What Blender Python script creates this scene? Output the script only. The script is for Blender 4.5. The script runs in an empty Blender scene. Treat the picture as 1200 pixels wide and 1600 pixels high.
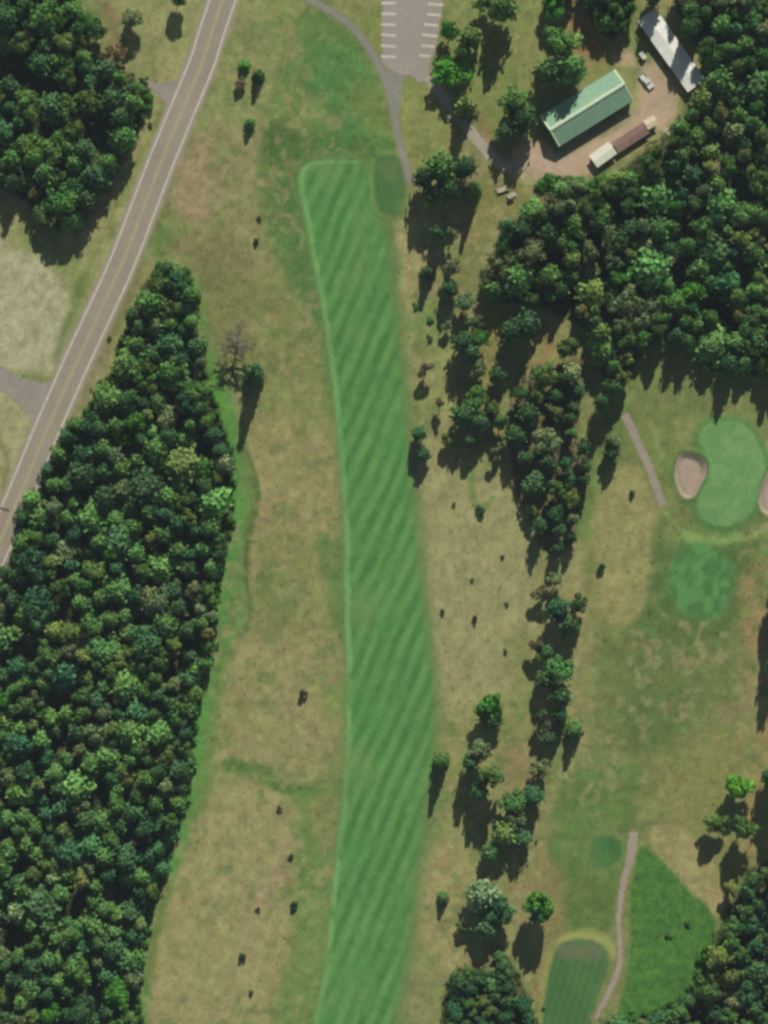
import bpy, math, random
import numpy as np
from mathutils import Vector, Matrix, Euler
R = math.radians
SC = bpy.context.scene
COL = SC.collection

# ------------------------------------------------------------------ camera, sky, sun, exposure
CAM_H = 1200.0
cam = bpy.data.cameras.new("camera"); camo = bpy.data.objects.new("camera", cam); COL.objects.link(camo)
camo.location = (0, 0, CAM_H)
cam.sensor_fit = 'VERTICAL'
cam.angle = 2 * math.atan((1600 / 6 / 2) / CAM_H)
cam.clip_start = 10; cam.clip_end = 12000
SC.camera = camo

SUN_EL = R(47); SUN_AZ = math.atan2(0.20, 1.0)       # sun stands towards the top of the picture, a little right
W = bpy.data.worlds.new("World"); SC.world = W; W.use_nodes = True
nt = W.node_tree; bg = nt.nodes['Background']
sky = nt.nodes.new('ShaderNodeTexSky'); sky.sky_type = 'NISHITA'; sky.sun_disc = False
sky.sun_elevation = SUN_EL; sky.sun_rotation = SUN_AZ
nt.links.new(sky.outputs[0], bg.inputs[0]); bg.inputs[1].default_value = 0.05
sd_ = bpy.data.lights.new("sun", 'SUN'); sd_.energy = 3.95; sd_.angle = R(0.6); sd_.color = (1, 0.965, 0.90)
suno = bpy.data.objects.new("sun", sd_); COL.objects.link(suno)
sdir = Vector((math.sin(SUN_AZ) * math.cos(SUN_EL), math.cos(SUN_AZ) * math.cos(SUN_EL), math.sin(SUN_EL)))
suno.rotation_euler = sdir.to_track_quat('Z', 'Y').to_euler(); suno.location = (60, 200, 260)
SC.view_settings.view_transform = 'Standard'; SC.view_settings.look = 'None'
SC.view_settings.exposure = 0; SC.view_settings.gamma = 1
SC.render.engine = 'CYCLES'
SC.cycles.pixel_filter_type = 'BLACKMAN_HARRIS'; SC.cycles.filter_width = 2.9
SC.cycles.max_bounces = 5; SC.cycles.diffuse_bounces = 2; SC.cycles.transparent_max_bounces = 4

# ------------------------------------------------------------------ helpers
def X(px): return (px - 600) / 6.0
def Y(py): return (800 - py) / 6.0
def s2l(c):
    c = np.asarray(c, float) / 255.0
    return np.where(c <= 0.04045, c / 12.92, ((c + 0.055) / 1.055) ** 2.4)

def _hash(ix, iy, seed):
    n = (ix.astype(np.int64) * 374761393 + iy.astype(np.int64) * 668265263 + seed * 974634777) & 0x7fffffff
    n = ((n ^ (n >> 13)) * 1274126177) & 0x7fffffff
    n = (n ^ (n >> 16)) & 0xffff
    return n / 65535.0
def vnoise(x, y, seed=0):
    ix = np.floor(x); iy = np.floor(y); fx = x - ix; fy = y - iy
    fx = fx * fx * (3 - 2 * fx); fy = fy * fy * (3 - 2 * fy)
    a = _hash(ix, iy, seed); b = _hash(ix + 1, iy, seed); c = _hash(ix, iy + 1, seed); d = _hash(ix + 1, iy + 1, seed)
    return (a + (b - a) * fx) * (1 - fy) + (c + (d - c) * fx) * fy
def fbm(x, y, seed=0, o=4):
    s = 0; a = 0.5; t = 0
    for k in range(o):
        s = s + a * vnoise(x * 2 ** k + 17.3 * k, y * 2 ** k + 9.1 * k, seed + k); t += a; a *= 0.55
    return s / t                                     # 0..1
def sstep(e0, e1, v):
    t = np.clip((v - e0) / (e1 - e0), 0, 1); return t * t * (3 - 2 * t)
def catmull(pts, n=6, closed=True):
    P = [np.array(p, float) for p in pts]; out = []; N = len(P)
    rng = range(N) if closed else range(N - 1)
    for i in rng:
        if closed: a, b, c, d = P[(i - 1) % N], P[i], P[(i + 1) % N], P[(i + 2) % N]
        else: a, b, c, d = P[max(i - 1, 0)], P[i], P[i + 1], P[min(i + 2, N - 1)]
        for k in range(n):
            t = k / n
            out.append(0.5 * ((2 * b) + (-a + c) * t + (2 * a - 5 * b + 4 * c - d) * t * t + (-a + 3 * b - 3 * c + d) * t ** 3))
    if not closed: out.append(P[-1])
    return np.array(out)
def sdf_poly(x, y, poly):
    poly = np.asarray(poly, float); d2 = np.full(x.shape, 1e18); inside = np.zeros(x.shape, bool); n = len(poly)
    for i in range(n):
        ax, ay = poly[i]; bx, by = poly[(i + 1) % n]
        ex, ey = bx - ax, by - ay; L = ex * ex + ey * ey + 1e-12
        t = np.clip(((x - ax) * ex + (y - ay) * ey) / L, 0, 1)
        d2 = np.minimum(d2, (x - ax - t * ex) ** 2 + (y - ay - t * ey) ** 2)
        if ay != by:
            c = ((ay > y) != (by > y)) & (x < (bx - ax) * (y - ay) / (by - ay) + ax)
            inside ^= c
    d = np.sqrt(d2)
    return np.where(inside, -d, d)
def sdf_line(x, y, pts, w):
    """distance to a polyline minus half width w (number or list per point)"""
    best = np.full(x.shape, 1e9)
    for i in range(len(pts) - 1):
        (ax, ay), (bx, by) = pts[i], pts[i + 1]
        wa = w[i] if hasattr(w, '__len__') else w; wb = w[i + 1] if hasattr(w, '__len__') else w
        ex, ey = bx - ax, by - ay; L = ex * ex + ey * ey + 1e-12
        t = np.clip(((x - ax) * ex + (y - ay) * ey) / L, 0, 1)
        best = np.minimum(best, np.hypot(x - ax - t * ex, y - ay - t * ey) - (wa + (wb - wa) * t))
    return best

# ------------------------------------------------------------------ outlines, in photo pixels (6 px = 1 m)
FAIRWAY = catmull([(466, 278), (472, 262), (490, 251), (520, 246), (550, 247), (573, 256), (582, 275), (586, 310), (596, 345), (610, 385), (617, 440), (624, 520), (634, 600),
    (640, 680), (648, 760), (657, 850), (665, 930), (673, 1000), (681, 1090), (680, 1180), (671, 1250), (662, 1330), (652, 1400),
    (641, 1480), (629, 1550), (618, 1620), (615, 1680), (480, 1680), (490, 1600), (501, 1545), (511, 1480), (518, 1400), (527, 1320), (536, 1240), (540, 1150),
    (541, 1050), (539, 950), (538, 850), (536, 780), (528, 680), (518, 590), (506, 500), (491, 420), (478, 345), (469, 300)], 4)
TEE_SQUARE = catmull([(586, 250), (606, 243), (628, 248), (636, 270), (634, 300), (630, 328), (612, 335), (592, 330), (585, 300)], 3)
GREEN = catmull([(1100, 667), (1129, 659), (1160, 662), (1182, 690), (1196, 730), (1188, 775), (1165, 808), (1138, 822), (1108, 817), (1089, 795), (1094, 766),
    (1107, 738), (1102, 710), (1092, 688)], 5)
BUNKER = catmull([(1066, 709), (1086, 711), (1101, 722), (1103, 738), (1095, 757), (1084, 775), (1070, 777), (1061, 766), (1055, 746), (1057, 724)], 4)
BUNKER2 = catmull([(1208, 728), (1193, 752), (1186, 778), (1188, 794), (1200, 804), (1222, 800), (1230, 750)], 4)
APPROACH = catmull([(1095, 848), (1122, 856), (1143, 880), (1148, 912), (1138, 945), (1118, 966), (1095, 969), (1068, 956), (1049, 934), (1042, 905), (1050, 875), (1070, 854)], 5)
TEE_LOW = catmull([(880, 1472), (912, 1468), (942, 1480), (950, 1500), (940, 1540), (928, 1580), (918, 1640), (846, 1650), (848, 1580), (856, 1530), (866, 1490)], 4)
TEE_SMALL = catmull([(925, 1315), (945, 1305), (968, 1315), (972, 1335), (958, 1352), (935, 1352), (922, 1335)], 4)
WILD = catmull([(1003, 1322), (1040, 1350), (1075, 1390), (1112, 1425), (1118, 1480), (1090, 1540), (1060, 1580), (1000, 1600), (962, 1596), (975, 1545), (984, 1480),
    (984, 1400), (992, 1350)], 4)
ROAD_C = [(385, -110), (366, -50), (348, 0), (331, 50), (315, 100), (283, 177), (251, 255), (221, 333), (190, 413), (155, 490), (121, 563), (97, 617), (76, 665), (46, 738), (22, 795), (0, 845), (-30, 910), (-75, 1010)]
CARTPATH = [(440, -40), (480, -4), (508, 12), (535, 30), (558, 50), (577, 76), (592, 102), (604, 132), (613, 165), (620, 200), (627, 235), (635, 262), (640, 285)]
TRACK = [(668, 118), (690, 147), (712, 176), (735, 205), (757, 232), (780, 255), (800, 262)]
RIGHTPATH = [(976, 648), (988, 672), (1002, 702), (1016, 735), (1027, 765), (1036, 790)]
LOWPATH = [(990, 1300), (988, 1325), (983, 1352), (975, 1378), (969, 1410), (967, 1445), (969, 1480), (967, 1510), (957, 1538), (944, 1566), (930, 1590)]
LOWPATH_W = [6, 7.5, 6, 4.3, 3.7, 3.7, 3.8, 4.2, 4.4, 4, 2.5]
F_LEFT = [(250, 412), (272, 413), (292, 424), (305, 452), (310, 500), (316, 560), (333, 620), (350, 680), (362, 740), (360, 820), (346, 890), (337, 950), (336, 1010),
    (320, 1060), (306, 1110), (295, 1180), (292, 1230), (277, 1290), (262, 1340), (245, 1400), (228, 1450), (222, 1500), (212, 1560), (205, 1625), (-28, 1625), (-28, 925),
    (2, 905), (20, 850), (28, 790), (52, 768), (70, 735), (84, 690), (100, 668), (140, 645), (168, 600), (187, 545), (204, 490), (224, 445)]
F_TOPL = [(-28, -28), (112, -28), (125, 20), (140, 60), (142, 90), (205, 112), (226, 140), (226, 175), (212, 212), (194, 248), (174, 280), (150, 310), (132, 352), (100, 358), (66, 350),
    (40, 312), (0, 292), (-28, 288)]
F_RIGHT = [(1042, -28), (1228, -28), (1228, 592), (1160, 584), (1100, 572), (1070, 545), (1030, 530), (1000, 545), (990, 580), (972, 600), (945, 590), (928, 550), (925, 520), (895, 500), (862, 482), (826, 478), (790, 470),
    (760, 462), (748, 432), (770, 392), (784, 352), (812, 338), (838, 300), (870, 284), (925, 290), (960, 275), (985, 258), (1020, 222), (1050, 206), (1066, 172), (1088, 152), (1108, 128),
    (1090, 80), (1062, 30)]
F_TOPM = [(848, -28), (1000, -28), (990, 10), (985, 36), (975, 52), (955, 58), (930, 42), (922, 10), (900, -8), (878, 12), (868, 18), (850, 16)]
F_BOTR = [(1170, 1362), (1228, 1330), (1228, 1625), (925, 1625), (940, 1600), (1000, 1588), (1050, 1568), (1085, 1545), (1100, 1505), (1108, 1468), (1130, 1440), (1150, 1400)]
F_BOTM = [(700, 1530), (724, 1512), (760, 1512), (778, 1480), (800, 1500), (818, 1545), (838, 1590), (850, 1625), (690, 1625), (694, 1575)]
F_MID = [(806, 590), (860, 576), (905, 560), (915, 600), (900, 640), (905, 680), (925, 720), (915, 770), (900, 810), (895, 850), (870, 872), (845, 860), (830, 820), (805, 770), (800, 720), (792, 690), (792, 640)]
FORESTS = [F_LEFT, F_TOPL, F_RIGHT, F_TOPM, F_BOTR, F_BOTM, F_MID]

# ------------------------------------------------------------------ ground height and ground colour
def H(x, y):
    """terrain height in metres at world x, y (numpy arrays)"""
    x = np.asarray(x, float); y = np.asarray(y, float)
    px = x * 6 + 600; py = 800 - y * 6
    h = (fbm(x / 34, y / 34, 5, 3) - 0.5) * 1.5
    far = sstep(400, 1500, np.hypot(x, y)); h = h * (1 - far)
    rd = sdf_line(px, py, ROAD_C, 22); h = h * sstep(0, 60, rd) + 0.1 * (1 - sstep(0, 18, rd))       # flat under the road
    h = h - 0.35 * sstep(4, 16, rd) * (1 - sstep(16, 42, rd))                                       # roadside ditches
    for (cx, cy, r0, r1) in ((930, 190, 130, 190), (650, 50, 80, 120)):
        h = h * sstep(r0, r1, np.hypot(px - cx, py - cy))
    g = sdf_poly(px, py, GREEN); h = h + 0.5 * (1 - sstep(-6, 22, g))
    for b in (BUNKER, BUNKER2):
        q = sdf_poly(px, py, b); h = h - 1.0 * (1 - sstep(-9, 2, q)) + 0.25 * np.exp(-((q - 5) / 4) ** 2)
    for t in (TEE_LOW, TEE_SQUARE):
        q = sdf_poly(px, py, t); h = h + 0.45 * (1 - sstep(-2, 12, q))
    q = sdf_poly(px, py, APPROACH); h = h - 0.3 * (1 - sstep(-12, 14, q))
    return h
def h1(px, py): return float(H(np.array([X(px)]), np.array([Y(py)]))[0])

def ground_color(x, y):
    px = x * 6 + 600; py = 800 - y * 6
    n1 = fbm(px / 95, py / 120, 11, 4); n2 = fbm(px / 30, py / 34, 23, 4); n3 = fbm(px / 11, py / 11, 31, 3)
    # streaky noise along the mowing direction
    u = px * 0.92 + py * 0.39; v = -px * 0.39 + py * 0.92
    ns = fbm(u / 9, v / 45, 41, 3)
    c = np.zeros(px.shape + (3,))
    base_a = s2l((150, 142, 100)); base_b = s2l((122, 130, 80)); base_c = s2l((150, 128, 98))
    t = np.clip((n1 - 0.5) * 2.4 + (n2 - 0.5) * 1.3 + 0.5, 0, 1)[..., None]
    c[:] = base_b * t + base_a * (1 - t)
    t = (0.45 * sstep(0.56, 0.74, fbm(px / 40, py / 48, 77, 4)))[..., None]; c = c * (1 - t) + base_c * t
    wob = (n2 - 0.5) * 2
    def blend(mask, col, k=1.0, var=0.0):
        nonlocal c
        m = (mask * k)
        if var: m = m * np.clip(1 - var + var * 2.2 * n2 + var * 1.2 * (n3 - 0.5), 0, 1)
        m = m[..., None]; c = c * (1 - m) + s2l(col) * m
    def area(poly, col, soft=14, k=1.0, rag=14, var=0.35, smooth=True):
        p = catmull(poly, 3) if smooth else np.asarray(poly, float)
        q = soft + rag + 4
        sel = (px > p[:, 0].min() - q) & (px < p[:, 0].max() + q) & (py > p[:, 1].min() - q) & (py < p[:, 1].max() + q)
        m = np.zeros(px.shape)
        if not sel.any(): return
        s = sdf_poly(px[sel], py[sel], p) + wob[sel] * rag + (n3[sel] - 0.5) * rag * 0.5
        m[sel] = 1 - sstep(-soft, soft, s); blend(m, col, k, var)
    def stroke(pts, w, col, soft=5, k=1.0, rag=4, var=0.2):
        p = catmull(pts, 4, False) if not hasattr(w, '__len__') else np.array(pts, float)
        q = soft + rag + (max(w) if hasattr(w, '__len__') else w) + 6
        sel = (px > p[:, 0].min() - q) & (px < p[:, 0].max() + q) & (py > p[:, 1].min() - q) & (py < p[:, 1].max() + q)
        m = np.zeros(px.shape)
        if not sel.any(): return
        s = sdf_line(px[sel], py[sel], p, w) + wob[sel] * rag
        m[sel] = 1 - sstep(-soft, soft, s); blend(m, col, k, var)
    # --- west of the road
    area([(-30, 300), (60, 350), (130, 360), (175, 290), (220, 220), (240, 140), (200, 80), (180, 0), (345, -10), (220, 330), (140, 470), (80, 560), (-30, 560)], (150, 147, 102), 10, 0.85)
    area([(30, 350), (110, 400), (130, 460), (90, 440), (40, 400)], (118, 132, 76), 12, 0.7)
    area([(-40, 385), (20, 388), (70, 410), (100, 440), (112, 480), (106, 530), (84, 575), (40, 582), (-40, 560)], (178, 168, 144), 10, 0.9, 8)
    area([(-40, 600), (10, 615), (52, 655), (20, 740), (-40, 800)], (170, 160, 128), 8, 0.85, 8)
    stroke([(0, 690), (12, 720), (4, 760)], 4, (118, 104, 72), 5, 0.6)
    stroke([(160, 0), (182, 40), (178, 75), (168, 110)], 9, (138, 112, 86), 9, 0.9)
    stroke([(222, 225), (192, 265), (170, 300), (150, 330)], 6, (150, 128, 96), 8, 0.7)
    stroke([(250, 180), (235, 215), (212, 262), (180, 325), (150, 395), (112, 470)], 3, (122, 132, 62), 4, 0.6)
    stroke([(130, 440), (118, 475), (100, 520), (88, 560)], 8, (108, 122, 70), 8, 0.8)
    # --- between the road and the fairway
    area([(375, -20), (470, -20), (430, 60), (405, 180), (400, 260), (350, 220), (300, 220), (340, 110)], (142, 142, 96), 18, 0.8)
    area([(285, 215), (325, 212), (345, 260), (340, 330), (318, 352), (285, 345), (268, 300), (272, 250)], (160, 136, 110), 14, 0.9)
    area([(330, 200), (400, 230), (425, 320), (440, 420), (400, 420), (350, 370)], (140, 134, 94), 16, 0.8)
    area([(262, 375), (340, 370), (400, 380), (380, 430), (330, 460), (300, 420)], (124, 114, 80), 14, 0.85)
    area([(245, 345), (268, 365), (258, 405), (236, 395)], (92, 118, 62), 9, 0.8)
    area([(225, 400), (215, 450), (180, 530), (150, 600), (100, 655), (100, 625), (140, 560), (185, 470), (215, 400)], (128, 120, 82), 8, 0.8, 5)
    area([(140, 560), (165, 550), (160, 600), (130, 640), (104, 655), (112, 610)], (150, 134, 108), 8, 0.8, 5)
    area([(300, 420), (360, 430), (470, 470), (500, 560), (420, 600), (340, 600), (318, 540)], (120, 120, 76), 18, 0.8)
    area([(410, 500), (500, 520), (515, 640), (460, 700), (400, 620)], (134, 136, 84), 22, 0.7)
    area([(385, 640), (430, 640), (520, 700), (530, 800), (480, 850), (400, 830), (390, 740)], (150, 137, 96), 20, 0.9)
    area([(350, 1010), (400, 960), (500, 980), (530, 1080), (520, 1180), (440, 1215), (360, 1190), (345, 1090)], (150, 139, 98), 18, 0.85)
    area([(395, 850), (520, 850), (530, 980), (400, 1000), (385, 930)], (136, 134, 86), 20, 0.8)
    area([(330, 1240), (440, 1235), (465, 1290), (455, 1380), (445, 1480), (400, 1620), (215, 1620), (235, 1500), (262, 1380)], (154, 143, 102), 12, 0.95)
    stroke([(452, 1310), (430, 1370), (400, 1420), (395, 1500)], 8, (160, 140, 112), 8, 0.7)
    area([(318, 545), (345, 570), (378, 660), (400, 780), (385, 860), (390, 950), (365, 1010), (350, 1070), (338, 1150), (330, 1230), (290, 1330), (255, 1420), (238, 1500), (222, 1600), (205, 1600), (215, 1500),
          (250, 1340), (285, 1200), (310, 1060), (335, 960), (355, 830), (350, 700)], (106, 132, 76), 8, 0.95, 6, 0.25)
    stroke([(375, 700), (398, 770), (388, 830), (384, 890), (390, 950)], 4, (98, 118, 66), 4, 0.7)
    stroke([(300, 450), (318, 560), (345, 630), (360, 700), (370, 760), (368, 820), (354, 890), (345, 990), (324, 1060), (314, 1110), (304, 1190), (284, 1290), (254, 1390), (232, 1470), (222, 1560), (216, 1610)], 13, (90, 136, 68), 7, 0.9)
    stroke([(318, 560), (335, 610), (350, 660)], 12, (90, 140, 62), 8, 0.8)
    stroke([(262, 1380), (242, 1460), (230, 1540)], 5, (128, 108, 74), 6, 0.6)
    stroke([(360, 1195), (410, 1208), (440, 1228), (475, 1240), (530, 1232)], 13, (88, 118, 60), 8, 1.0, 4, 0.1)
    area([(460, 1235), (530, 1240), (520, 1330), (505, 1500), (490, 1620), (425, 1620), (445, 1520), (455, 1430), (445, 1380), (470, 1320)], (108, 132, 72), 10, 0.9, 8)
    area([(480, 1250), (528, 1245), (522, 1330), (490, 1310)], (140, 132, 88), 10, 0.7)
    area([(490, 845), (538, 840), (538, 990), (520, 990), (505, 900)], (94, 124, 70), 12, 0.85)
    area([(395, 880), (440, 880), (445, 990), (400, 990)], (112, 120, 72), 14, 0.6)
    area([(500, 1050), (538, 1050), (538, 1120), (500, 1110)], (118, 138, 76), 12, 0.6)
    # green rough around the top of the fairway
    area([(470, -40), (500, -5), (560, 45), (592, 105), (616, 200), (640, 290), (632, 350), (620, 470), (640, 640), (520, 640), (505, 540), (470, 480), (430, 400), (405, 290), (415, 215), (430, 120), (440, 30)],
         (96, 124, 68), 14, 0.95, 12, 0.35)
    area([(500, 60), (560, 80), (590, 150), (600, 220), (560, 240), (500, 240), (480, 160)], (82, 128, 72), 18, 0.8)
    area([(415, 195), (460, 190), (480, 250), (465, 300), (440, 270), (412, 240)], (80, 104, 58), 12, 0.95)
    stroke([(495, 480), (470, 400), (450, 330), (446, 270), (470, 232), (530, 220), (585, 232)], 18, (82, 114, 60), 13, 0.9)
    area([(425, -20), (470, -20), (470, 70), (430, 90)], (128, 138, 84), 12, 0.7)
    area([(440, 130), (500, 150), (520, 190), (470, 210), (430, 190)], (118, 130, 74), 16, 0.6)
    area([(545, 130), (600, 140), (615, 200), (570, 210)], (118, 130, 72), 14, 0.7)
    area([(505, -20), (590, -20), (594, 85), (560, 40)], (140, 138, 90), 8, 0.8)
    area([(560, 20), (598, 20), (598, 90), (575, 65)], (122, 130, 70), 8, 0.7)
    # --- right of the fairway
    area([(625, 110), (665, 120), (720, 200), (700, 250), (640, 260), (622, 180)], (136, 138, 82), 8, 0.85)
    area([(625, 345), (660, 350), (668, 420), (650, 490), (628, 480), (618, 410)], (165, 152, 108), 9, 0.95)
    area([(640, 500), (700, 480), (730, 540), (700, 640), (640, 660), (635, 560)], (140, 140, 90), 16, 0.85)
    area([(640, 480), (700, 470), (680, 530), (645, 520)], (104, 134, 76), 10, 0.6)
    area([(680, 690), (800, 740), (830, 850), (830, 1000), (810, 1100), (700, 1110), (672, 1000), (660, 850), (655, 760)], (158, 148, 110), 16, 0.9, 14, 0.4)
    area([(700, 690), (790, 690), (790, 740), (720, 740)], (138, 140, 88), 12, 0.7)
    stroke([(735, 735), (740, 780), (752, 795), (768, 780)], 4, (104, 130, 72), 5, 0.7)
    area([(790, 1000), (830, 1000), (835, 1190), (800, 1260), (775, 1180), (790, 1090)], (124, 128, 78), 14, 0.7)
    area([(680, 1110), (760, 1160), (720, 1300), (690, 1320), (676, 1200)], (142, 140, 88), 12, 0.8)
    area([(655, 1330), (720, 1320), (745, 1380), (730, 1500), (690, 1520), (660, 1450), (650, 1400)], (158, 144, 102), 12, 0.9)
    area([(640, 1480), (690, 1510), (690, 1620), (618, 1620), (630, 1560)], (136, 134, 90), 14, 0.8)
    area([(668, 1240), (700, 1250), (690, 1300), (660, 1340)], (108, 132, 74), 12, 0.7)
    area([(780, 1170), (830, 1160), (840, 1230), (800, 1250)], (150, 132, 94), 12, 0.8)
    area([(800, 1320), (880, 1290), (860, 1380), (820, 1400), (790, 1380)], (146, 132, 92), 12, 0.7)
    area([(680, 0), (850, -20), (850, 60), (800, 200), (700, 180)], (122, 130, 76), 14, 0.8)
    stroke([(845, -10), (835, 60), (830, 130)], 16, (140, 136, 88), 10, 0.8)
    stroke([(790, 230), (760, 330), (730, 400), (715, 470)], 17, (136, 128, 82), 9, 0.9)
    stroke([(735, 160), (760, 210), (745, 260), (725, 320)], 8, (142, 112, 86), 9, 0.75)
    stroke([(720, 200), (690, 245), (660, 265)], 7, (140, 112, 84), 8, 0.6)
    stroke([(770, 520), (760, 570), (755, 640), (790, 690)], 9, (148, 128, 84), 9, 0.8)
    stroke([(850, 520), (858, 550), (830, 575)], 9, (152, 122, 84), 8, 0.9)
    stroke([(838, 640), (845, 665), (836, 680)], 5, (160, 124, 84), 6, 0.9)
    # --- yard round the green building
    area([(792, 258), (812, 225), (850, 222), (880, 245), (925, 225), (960, 205), (1010, 168), (1000, 110), (965, 100), (955, 90), (990, 78), (1040, 110), (1060, 150), (1050, 190), (1010, 210), (960, 235), (925, 270), (870, 278), (820, 285)],
         (184, 157, 136), 8, 0.95, 6, 0.15)
    stroke([(700, 165), (735, 208), (757, 234), (782, 258), (820, 262)], 6, (178, 164, 142), 4, 0.95, 2)
    area([(1000, 100), (1035, 100), (1060, 140), (1040, 160), (1005, 150)], (158, 142, 118), 8, 0.8, 6)
    area([(885, 5), (905, 0), (925, 40), (945, 70), (955, 95), (930, 110), (905, 90), (890, 55)], (146, 116, 84), 8, 0.95, 6, 0.15)
    area([(895, -30), (930, -30), (925, 20), (900, 15)], (120, 128, 74), 8, 0.8)
    area([(925, 95), (950, 88), (955, 105), (920, 125)], (130, 128, 78), 6, 0.8)
    area([(985, 75), (1010, 75), (1035, 125), (1015, 130), (990, 95)], (116, 124, 70), 6, 0.8)
    stroke([(885, 228), (940, 200), (990, 176)], 6, (140, 124, 122), 5, 0.8)
    area([(760, 280), (830, 290), (840, 320), (800, 340), (770, 330)], (132, 124, 78), 9, 0.85)
    # --- the hole on the right
    area([(915, 690), (960, 650), (1230, 640), (1230, 1640), (920, 1640), (850, 1400), (880, 1250), (920, 1150), (930, 1000), (915, 880)], (116, 124, 76), 16, 0.95, 10, 0.3)
    stroke([(975, 640), (955, 700), (925, 760), (905, 830)], 14, (100, 124, 68), 9, 0.85)
    area([(960, 730), (1000, 730), (1030, 800), (1015, 860), (1015, 930), (985, 980), (940, 960), (925, 860), (935, 780)], (153, 142, 98), 12, 0.95, 12)
    area([(985, 650), (1050, 640), (1060, 700), (1055, 800), (1040, 830), (1010, 740)], (116, 130, 74), 8, 0.8)
    stroke([(1018, 662), (1028, 690), (1034, 712)], 5, (158, 150, 110), 6, 0.7)
    area([(1050, 655), (1090, 650), (1080, 690), (1055, 700)], (140, 138, 88), 8, 0.7)
    area([(1060, 820), (1140, 830), (1220, 830), (1215, 870), (1160, 900), (1060, 870)], (112, 138, 76), 10, 0.8)
    area([(1022, 820), (1050, 850), (1160, 850), (1185, 850), (1160, 940), (1140, 990), (1080, 1010), (1010, 1010), (965, 1000), (1000, 960), (1018, 900)], (86, 110, 60), 12, 0.95, 8, 0.2)
    area([(1150, 900), (1230, 860), (1230, 960), (1170, 960)], (134, 122, 80), 12, 0.8)
    area([(1160, 960), (1195, 960), (1195, 1020), (1170, 1010)], (160, 126, 92), 10, 0.8)
    area([(940, 1000), (1140, 1000), (1170, 1080), (1120, 1200), (1000, 1200), (940, 1100)], (104, 116, 68), 20, 0.7, 16, 0.6)
    area([(1150, 1020), (1220, 1020), (1220, 1150), (1170, 1140)], (150, 130, 94), 16, 0.7)
    area([(1040, 1160), (1220, 1130), (1220, 1340), (1100, 1340), (1020, 1300), (1000, 1240)], (134, 130, 82), 18, 0.85, 14)
    stroke([(1205, 1120), (1185, 1200), (1175, 1300), (1160, 1360)], 10, (156, 124, 88), 10, 0.7)
    area([(1010, 1300), (1060, 1290), (1100, 1330), (1140, 1400), (1110, 1430), (1060, 1370)], (160, 144, 104), 9, 0.95)
    area([(890, 1210), (960, 1190), (1000, 1200), (990, 1290), (960, 1380), (860, 1360), (860, 1300)], (96, 122, 66), 14, 0.9)
    area([(880, 1360), (960, 1360), (965, 1450), (880, 1450)], (88, 112, 58), 14, 0.85)
    area([(840, 1340), (875, 1360), (880, 1450), (862, 1500), (840, 1560), (850, 1440)], (140, 122, 84), 9, 0.8)
    area([(1005, 1225), (1030, 1200), (1015, 1290), (1000, 1310)], (110, 118, 72), 8, 0.7)
    area([(980, 1090), (1060, 1080), (1060, 1170), (980, 1170)], (90, 112, 60), 18, 0.6, 14, 0.6)
    stroke([(860, 1600), (845, 1570), (838, 1550)], 6, (150, 112, 80), 6, 0.8)
    # leaf litter and dark soil under the woods
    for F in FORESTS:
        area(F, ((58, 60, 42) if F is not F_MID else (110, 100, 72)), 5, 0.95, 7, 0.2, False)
    # low leafy growth round the edges of the woods
    stroke([(378, 690), (400, 745), (402, 790), (388, 840), (384, 900), (392, 960), (376, 1000)], 3.5, (88, 106, 58), 3, 0.95, 2, 0.1)
    stroke([(392, 700), (412, 760), (410, 800), (398, 850), (396, 900)], 4, (158, 146, 102), 4, 0.8, 3)
    stroke([(1036, 790), (1048, 812), (1070, 832), (1100, 842), (1140, 846), (1175, 838), (1205, 815)], 2.5, (140, 152, 92), 3, 0.8, 2)
    # mottling of the rough
    def mix(v, lo, hi, col, k):
        nonlocal c
        m = (sstep(lo, hi, v) * k)[..., None]; c = c * (1 - m) + s2l(col) * m
    pat = sstep(0.35, 0.6, fbm(px / 150, py / 150, 301, 2)) * 0.7 + 0.3
    a1 = fbm(px / 17, py / 20, 303, 4); a2 = fbm(px / 13 + n2 * 2, py / 15, 307, 4); a3 = fbm(px / 24, py / 24, 311, 4)
    mix(a1, 0.52, 0.70, (98, 118, 70), 0.55 * pat); mix(a2, 0.53, 0.72, (160, 148, 112), 0.50 * pat); mix(a3, 0.60, 0.76, (158, 130, 104), 0.40 * pat)
    w1 = 1 - np.abs(fbm((px * .96 + py * .26) / 12, (py * .96 - px * .26) / 60, 317, 3) - 0.5) * 14; mix(w1, 0.2, 1.0, (112, 116, 74), 0.22)
    ww = (0.74 + 0.52 * n3)[..., None]; c = c * ww
    t = (0.35 * sstep(0.55, 0.8, fbm(px / 7, py / 7, 91, 3)))[..., None]; c = c * (1 - t) + c * np.array([0.74, 0.86, 0.70]) * t
    c = c * np.array([0.945, 1.015, 0.85])
    yd = (1 - sstep(-8, 10, sdf_poly(px, py, [(800, 262), (815, 228), (850, 222), (880, 245), (925, 225), (1000, 180), (1005, 100), (1030, 100), (1058, 150), (1048, 190), (960, 235), (925, 268), (850, 276)]) + wob * 6)) * 0.7
    blend(yd, (186, 160, 138), 1.0, 0.15)
    # verge along the fairway
    s = sdf_poly(px, py, FAIRWAY) + wob * 5
    blend((1 - sstep(-3, 20, s)) * 1.0, (98, 124, 68), 0.75, 0.35)
    # the fairway itself, striped by the mower
    s = sdf_poly(px, py, FAIRWAY) + (n3 - 0.5) * 5 + wob * 2
    rs = sstep(560, 600, px - (py > 900) * 10.0)
    inside = 1 - sstep(-3 - 9 * rs, 3 + 3 * rs, s)
    per = 24.5
    ph = (px + 0.425 * py + (n1 - 0.5) * 9 + (fbm(px / 60, py / 90, 19, 2) - .5) * 7 + (n2 - .5) * 3) / per * 2 * math.pi
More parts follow.
